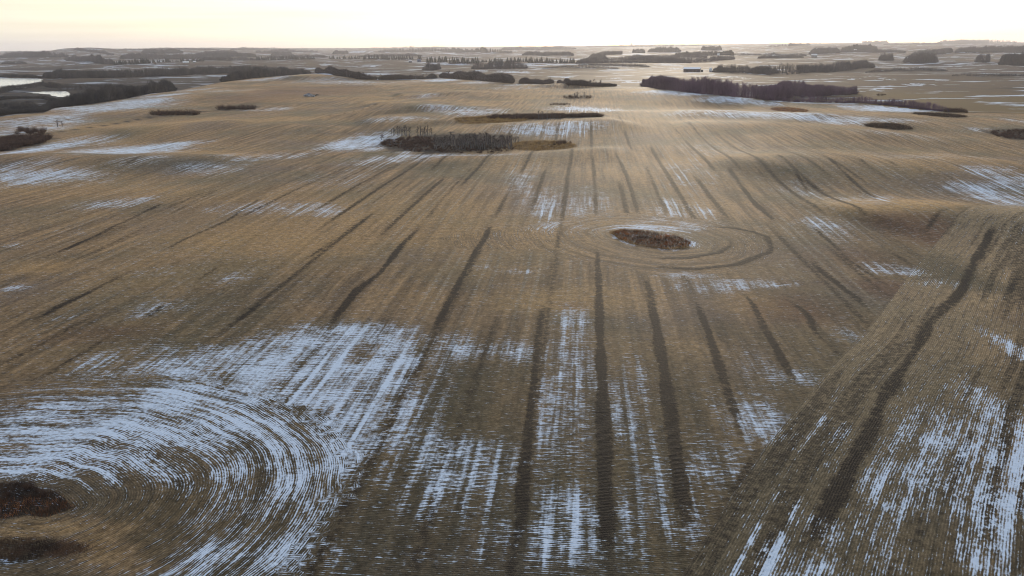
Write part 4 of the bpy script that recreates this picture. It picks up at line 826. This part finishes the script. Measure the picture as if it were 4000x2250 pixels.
def poly_thicket(name, label, P, n, hp, mat, wide=1.5, var=(.5, 1.2)):
    g = np.random.default_rng(int(P[0][0])); Q = flat([p[0] for p in P], [p[1] for p in P]); lo, hi = Q.min(0), Q.max(0); q = lo + g.random((n * 5, 2)) * (hi - lo); q = q[inpoly(q[:, 0], q[:, 1], Q)][:n]
    q = np.column_stack([q, H(q[:, 0], q[:, 1])]); parts = []
    for k in range(4):
        c = q[k::4]; hs = np.array([size(i, hp) for i in c]) * g.uniform(*var, len(c)) * (.6 + .8 * vnoise(c[:, 0] / 6, c[:, 1] / 6, 21)); parts.append(place(*PROTO_S[k], c, hs, g.random(len(c)) * 6.28, np.full(len(c), wide), .1))
    V, T = merge(parts); return tag(link(name, mesh(name, V, T, mat)), label, 'thicket', None, 'stuff')
poly_thicket('willow_thicket', 'dark rusty willow thicket filling the left half of the middle hollow', [(1480, 547), (1505, 540), (1555, 532), (1678, 534), (1705, 541), (1690, 574), (1645, 582), (1602, 581), (1568, 569), (1522, 562)], 360, 11, M_WILL)
thicket('willow_thicket', 'dark undergrowth beneath the grey aspens of the middle hollow', (1680, 556, 2010, 587), 200, 10, M_WILL)
thicket('willow_thicket', 'low dark willow strip along the upper hollow', (1900, 462, 2362, 473), 300, 17, M_WILL)
thicket('willow_thicket', 'dark willow mass at the left frame edge by the snow drift', (-260, 530, 88, 597), 520, 20, M_WILL)
thicket('willow_thicket', 'dark brown scrub in the hollow at the right frame edge', (3880, 516, 4280, 549), 420, 9, M_WILL)
gq = np.random.default_rng(77)
poly_thicket('low_brush', 'dark low brush in the middle of the small snow-rimmed slough', [(2480, 932), (2540, 922), (2640, 936), (2682, 950), (2660, 962), (2560, 958), (2500, 945)], 45, 9, M_GRASSD, 1.2)
grass('tall_grass', 'golden grass on the tail of the middle hollow', patch_pts((1990, 547, 2250, 579), 1400, gq), 1.0, M_GRASS, gq, 5, .6, .10)
grass('tall_grass', 'golden grass ring at the left end of the upper hollow', patch_pts((1776, 464, 2060, 487), 1800, gq), 1.1, M_GRASS, gq, 5, .8, .14)
grass('tall_grass', 'brown grass in the small hollow on the right', patch_pts((3378, 495, 3554, 512), 900, gq), 1.0, M_GRASSD, gq, 5, .8, .14)
grass('tall_grass', 'brown grass bowl below the end of the tree belt', patch_pts((3582, 444, 3750, 467), 900, gq), 1.0, M_GRASSD, gq, 5, .8, .16)
def poly_pts(P, n, g):
    lo, hi = P.min(0), P.max(0); q = lo + g.random((n * 4, 2)) * (hi - lo); q = q[inpoly(q[:, 0], q[:, 1], P)][:n]; return np.column_stack([q, H(q[:, 0], q[:, 1])])
grass('tall_grass', 'rust brown grass filling the small snow-rimmed slough', poly_pts(SLOUGH_B, 800, gq), .7, M_GRASSR, gq, 6, .28, .05)
grass('tall_grass', 'golden grass fringe at the small snow-rimmed slough', np.column_stack([(lambda q: q)(np.vstack([SLOUGH_B[k] * (1 - f_) + SLOUGH_B[(k + 1) % 9] * f_ for k in (5, 6, 7, 8, 0, 1) for f_ in np.linspace(0, 1, 45)])), np.zeros(270)]), .7, M_GRASS, gq, 5, .35, .05)
grass('tall_grass', 'dark brown grass in the slough at the lower left corner', poly_pts(SLOUGH_A, 1700, gq), .42, M_GRASSD, gq, 6, .30, .045)
pr = poly_pts(SLOUGH_A, 700, gq); pr = pr[pr[:, 1] < np.median(pr[:, 1])]
grass('tall_grass', 'rusty red grass along the near edge of the corner slough', pr, .5, M_GRASSR, gq, 6, .3, .045)
thicket('willow_thicket', 'dark twiggy brush in the corner slough', (-150, 1900, 180, 1985), 22, 34, M_WILL, .9, 'thicket', (.4, 1.0))
grass('tall_grass', 'reddish brown weed patch in the lower left corner', patch_pts((-330, 2112, 345, 2182), 1500, gq), .35, M_WEED, gq, 5, .3, .035)
grass('tall_grass', 'rusty grass patch under the narrow tree belt', patch_pts((3020, 414, 3148, 436), 900, gq), .7, M_GRASSR, gq, 5, .9, .14)

# ------------------------------------------------------------------ buildings and small structures
M_WHITE = plain('white_paint', (.66, .66, .64), (.78, .78, .76), .5, .6)
M_SNOWR = plain('snowy_roof', (.84, .82, .78), (.90, .89, .86), .4, .8, rnd=0)
M_DARKW = plain('dark_boards', (.060, .042, .046), (.10, .072, .076), .6)
M_BLUE = plain('blue_steel', (.06, .09, .16), (.10, .14, .22), .4, .5)
M_GREY = plain('grey_boards', (.20, .18, .16), (.34, .31, .28), .5)
M_STEEL = plain('galvanised_steel', (.42, .44, .45), (.60, .61, .61), .7, .35)
M_ROCK = plain('field_stone', (.12, .11, .11), (.38, .37, .36), .6)
M_OPEN = plain('dark_opening', (.012, .011, .011), (.022, .02, .02), 1.0, rnd=0)
def root(name, p, rz, label, cat, group=None):
    e = bpy.data.objects.new(name, None); COL.objects.link(e); e.location = (p[0], p[1], p[2] - .1); e.rotation_euler = (0, 0, rz); return tag(e, label, cat, group)
def gable(name, label, px, py, wpx, depth, hpx, rise, yaw, mw, mr, cat='building', doors=1, wins=2, off=0.0, chimney=False):
    """house or shed: long side along local X facing the camera (-Y)"""
    p = at(px, py, off); L = size(p, wpx); h = size(p, hpx); D = depth; az = math.atan2(p[0], p[1]); e = root(name, p, -az + yaw, label, cat)
    x, y, rs = L / 2, D / 2, rise
    g = Geo(); g.addv([(-x, -y, 0), (x, -y, 0), (x, y, 0), (-x, y, 0), (-x, -y, h), (x, -y, h), (x, y, h), (-x, y, h), (-x, 0, h + rs), (x, 0, h + rs)],
                      [(0, 1, 5, 4), (2, 3, 7, 6), (1, 2, 6, 9, 5), (3, 0, 4, 8, 7), (3, 2, 1, 0)]); g.build('wall', mw, e)
    o = .4; k = rs / y; t = .22
    g = Geo()
    for s in (-1, 1):
        a = [(-x - o, s * (y + o), h - k * o), (x + o, s * (y + o), h - k * o), (x + o, 0, h + rs), (-x - o, 0, h + rs)]
        g.addv([(q[0], q[1], q[2] + .03) for q in a] + [(q[0], q[1], q[2] + t) for q in a], [(4, 5, 6, 7), (3, 2, 1, 0), (0, 1, 5, 4), (1, 2, 6, 5), (3, 0, 4, 7)])
    rf = g.build('roof', mr, e)
    if chimney: Geo().box(x * .4, -.4, h + rs * .6, x * .4 + .9, .5, h + rs + 1.3).build('chimney', M_GREY, rf)
    for k2 in range(doors):
        xd = -x * .55 + k2 * x * .9; dw = min(1.8, L * .12) if wins else min(4.5, L * .18); Geo().box(xd - dw / 2, -y - .06, 0, xd + dw / 2, -y + .02, min(h * .8, 4.2 if not wins else 2.3)).build('door', M_OPEN, e)
    for k2 in range(wins):
        xw = x * (.05 + .6 * k2 / max(wins - 1, 1)) if wins > 1 else x * .4; f_ = Geo().box(xw - .75, -y - .07, h * .42, xw + .75, -y + .02, h * .8).build('window', M_WHITE, e); Geo().box(xw - .6, -y - .10, h * .47, xw + .6, -y - .05, h * .75).build('pane', M_OPEN, f_)
    return e
gable('barn', 'long dark barn with a snow covered roof beyond the big wood', 2703, 280, 62, 16, 10.5, 3.2, R(-6), M_DARKW, M_SNOWR, 'barn', 3, 0)
gable('shed', 'blue steel shed in front of the long spruce belt', 1637, 243, 13, 9, 8, 2.2, R(10), M_BLUE, M_BLUE, 'shed', 1, 0)
gable('shed', 'low dark shed left of the blue steel shed', 1603, 244, 13, 8, 5, 1.6, 0, M_DARKW, M_SNOWR, 'shed', 2, 0)
gable('farmhouse', 'long pale farmhouse with a snowy roof below the left spruces', 726, 246, 20, 8, 3.5, 2.0, 0, M_WHITE, M_SNOWR, 'house', 1, 2)
gable('shed', 'small pale shed right of the long pale farmhouse', 760, 245, 10, 7, 4, 2.2, R(20), M_GREY, M_SNOWR, 'shed', 1, 0)
gable('cottage', 'small white cottage among far spruces on the right plain', 2806, 217, 9, 8, 5, 2.6, 0, M_WHITE, M_SNOWR, 'house', 1, 2)
gable('old_house', 'pale old house flanked by bushes on the right plain', 3179, 224, 20, 10, 8, 4.5, R(15), M_GREY, M_WHITE, 'house', 1, 2, chimney=True)
gable('farmhouse', 'white farmhouse at the far dark shelterbelt on the right', 3340, 199, 9, 9, 4, 2.5, 0, M_WHITE, M_SNOWR, 'house', 1, 2)
gable('hilltop_house', 'dark house standing on the skyline on the right', 3376, 162, 14, 14, 7, 6, 0, M_DARKW, M_DARKW, 'house', 1, 2, chimney=True)
def grain_bin(label, px, py, dpx, hpx, group=None, mat=M_STEEL):
    p = at(px, py); r_ = size(p, dpx) / 2; h = size(p, hpx); e = root('grain_bin', p, 0, label, 'grain bin', group)
    prof = []
    for k in range(9): z = h * .76 * k / 8; prof += [(r_, z), (r_ * 1.012, z + h * .045)] if k < 8 else [(r_, z)]
    Geo().lathe(prof, 24).build('bin_body', mat, e, False)
    rf = Geo().lathe([(r_ * 1.05, h * .755), (r_ * 1.05, h * .775), (r_ * .22, h * .97), (r_ * .22, h), (.01, h)], 24).build('roof', mat, e)
    Geo().box(-r_ * .22, -r_ * 1.04, 0, r_ * .22, -r_ * .97, h * .28).build('door', M_GREY, e); return e
grain_bin('white grain bin with a conical roof right of the long dark barn', 2775, 280, 11, 15, None, M_WHITE)
for k, (px, lab) in enumerate(((597, 'leftmost of the three white bins on the far left plain'), (606, 'middle one of the three white bins on the far left plain'), (619, 'rightmost and largest of the three white bins on the far left plain'))):
    grain_bin(lab, px, 202 + (k == 2), 4.5 + k * .8, 5 + k, 'three white bins on the far left plain', M_WHITE)
def elevator():
    p = at(2467, 176); s = size(p, 1); e = root('grain_elevator', p, 0, 'pale grain elevator block standing on the skyline', 'elevator')
    Geo().box(-4 * s, -4 * s, 0, 1 * s, 4 * s, 7 * s).build('tower', M_GREY, e); Geo().box(1.1 * s, -3 * s, 0, 5 * s, 3 * s, 5 * s).build('annex', M_WHITE, e)
    Geo().box(-3 * s, -2 * s, 7 * s, 0, 2 * s, 8.5 * s).build('headhouse', M_GREY, e)
elevator()
def mast():
    p = at(383, 186); h = size(p, 26); e = root('radio_mast', p, 0, 'faint thin lattice mast on top of the long hill', 'mast'); w_ = h / 60
    g = Geo()
    for sx, sy in ((-1, -1), (1, -1), (0, 1)): g.box(sx * w_ - .25, sy * w_ - .25, 0, sx * w_ + .25, sy * w_ + .25, h)
    g.build('lattice', M_STEEL, e); b = Geo()
    for k in range(1, 14): z = h * k / 14; b.box(-w_ + .26, -w_ - .12, z, w_ - .26, -w_ + .12, z + .3)
    b.build('cross_brace', M_STEEL, e)
mast()
def blind():
    p = at(361, 405); s = size(p, 1); az = math.atan2(p[0], p[1]); e = root('hunting_blind', p, -az - .3, 'small weathered hunting blind at the edge of the left slope wood', 'hunting blind')
    w_, d_, h = 4.2 * s, 3.5 * s, 5.5 * s; t = .12
    g = Geo(); g.box(-w_ / 2, d_ / 2 - t, .3, w_ / 2, d_ / 2, h); g.box(-w_ / 2, -d_ / 2, .3, -w_ / 2 + t, d_ / 2 - t - .003, h); g.box(w_ / 2 - t, -d_ / 2, .3, w_ / 2, d_ / 2 - t - .003, h)
    g.box(-w_ / 2 + t + .003, -d_ / 2, .3, -w_ * .18, -d_ / 2 + t, h); g.box(w_ * .18, -d_ / 2, .3, w_ / 2 - t - .003, -d_ / 2 + t, h); g.box(-w_ * .18 + .003, -d_ / 2, h * .8, w_ * .18 - .003, -d_ / 2 + t, h); g.build('wall', M_GREY, e)
    g = Geo(); g.addv([(-w_ * .75, -d_ * .7, h + .02), (w_ * .6, -d_ * .7, h + .02), (w_ * .6, d_ * .6, h + .9), (-w_ * .75, d_ * .6, h + .9), (-w_ * .75, -d_ * .7, h + .17), (w_ * .6, -d_ * .7, h + .17), (w_ * .6, d_ * .6, h + 1.05), (-w_ * .75, d_ * .6, h + 1.05)], [(3, 2, 1, 0), (4, 5, 6, 7), (0, 1, 5, 4), (1, 2, 6, 5), (2, 3, 7, 6), (3, 0, 4, 7)]); g.build('roof', M_STEEL, e)
    Geo().box(-w_ * .17, -d_ / 2 + .02, .3, w_ * .17, -d_ / 2 + .07, h * .79).build('door', M_OPEN, e)
    for sx in (-1, 1):
        for sy in (-1, 1): Geo().box(sx * w_ * .42 - .1, sy * d_ * .4 - .1, -.3, sx * w_ * .42 + .1, sy * d_ * .4 + .1, .297).build('leg', M_GREY, e)
blind()
def stand():
    p = at(2899, 388); s = size(p, 1); az = math.atan2(p[0], p[1]); e = root('deer_stand', p, -az + .2, 'small pale tower stand at the foot of the big wood', 'tower stand')
    h = 4.2 * s
    for sx in (-1, 1):
        for sy in (-1, 1): Geo().box(sx * .8 - .09, sy * .7 - .09, -.2, sx * .8 + .09, sy * .7 + .09, h * .5).build('leg', M_GREY, e)
    Geo().box(-1.1, -1, h * .5 + .003, 1.1, 1, h * .56).build('platform', M_GREY, e); g = Geo(); g.box(-1, -.9, h * .56 + .003, 1, .9, h * .95); c = g.build('cabin', M_WHITE, e)
    Geo().box(-.6, -.96, h * .72, .6, -.90, h * .86).build('window', M_OPEN, c); Geo().box(-1.3, -1.2, h * .95 + .003, 1.3, 1.2, h * 1.02).build('roof', M_WHITE, e)
    g = Geo()
    for sx in (-.3, .3): g.box(sx - .04, -1.06, 0, sx + .04, -1.003, h * .56)
    for k in range(7): g.box(-.255, -1.05, h * .07 * (k + .6), .255, -1.01, h * .07 * (k + .6) + .05)
    g.build('ladder', M_GREY, e)
stand()
def boulder(p, r_, label, group, seed):
    g = np.random.default_rng(seed); n, m_ = 12, 8; V = []; F_ = []
    for a in range(m_ + 1):
        for k in range(n):
            th = math.pi * a / m_; ph = 2 * math.pi * k / n; d = 1 + .28 * (vnoise(np.array([2 * math.cos(ph) * math.sin(th) + seed]), np.array([2 * math.sin(ph) * math.sin(th) + 3 * math.cos(th)]), seed)[0] - .5) * 2
            V.append((r_ * d * math.sin(th) * math.cos(ph) * 1.2, r_ * d * math.sin(th) * math.sin(ph), r_ * d * math.cos(th) * .75))
    for a in range(m_):
        for k in range(n): F_.append((a * n + k, (a + 1) * n + k, (a + 1) * n + (k + 1) % n, a * n + (k + 1) % n))
    o = Geo().addv(V, F_).build('boulder', M_ROCK); o.location = p; tag(o, label, 'boulder', group)
pc = at(1207, 377)
for k, (dx, dy, dz, r_, lab) in enumerate([(-3.2, 0, .5, 2.3, 'leftmost dark boulder of the pile on the brown rise'), (-.6, .6, 1.2, 2.7, 'tallest boulder in the middle of the pile on the brown rise'), (2.2, -.3, .6, 2.2, 'right hand boulder of the pile on the brown rise'), (.4, -2.4, .3, 1.5, 'small pale boulder in front of the pile on the brown rise'), (4.9, .3, .2, 1.3, 'small boulder trailing right of the pile on the brown rise')]):
    boulder((pc[0] + dx, pc[1] + dy, H(np.array([pc[0] + dx]), np.array([pc[1] + dy]))[0] + dz), r_, lab, 'boulders of the stone pile', 900 + k)
thicket('brush_heap', 'dark brush heap right of the boulder pile', (1213, 373, 1240, 377), 26, 5, M_TWIG2, 1.6)

# ------------------------------------------------------------------ the air
def haze():
    m = bpy.data.materials.new('haze'); m.use_nodes = True; nt = m.node_tree; nt.nodes.clear()
    v = N(nt, 'ShaderNodeVolumePrincipled'); v.inputs['Color'].default_value = (.97, .94, .97, 1); v.inputs['Density'].default_value = HAZE; v.inputs['Anisotropy'].default_value = .45
    o = N(nt, 'ShaderNodeOutputMaterial'); nt.links.new(v.outputs[0], o.inputs['Volume'])
    g = Geo().box(-23500, -23500, -60, 23500, 23500, 190); b = g.build('haze', m); tag(b, 'thin pale winter haze over the plain', 'haze', None, 'stuff')
HAZE = 4.8e-5
haze()
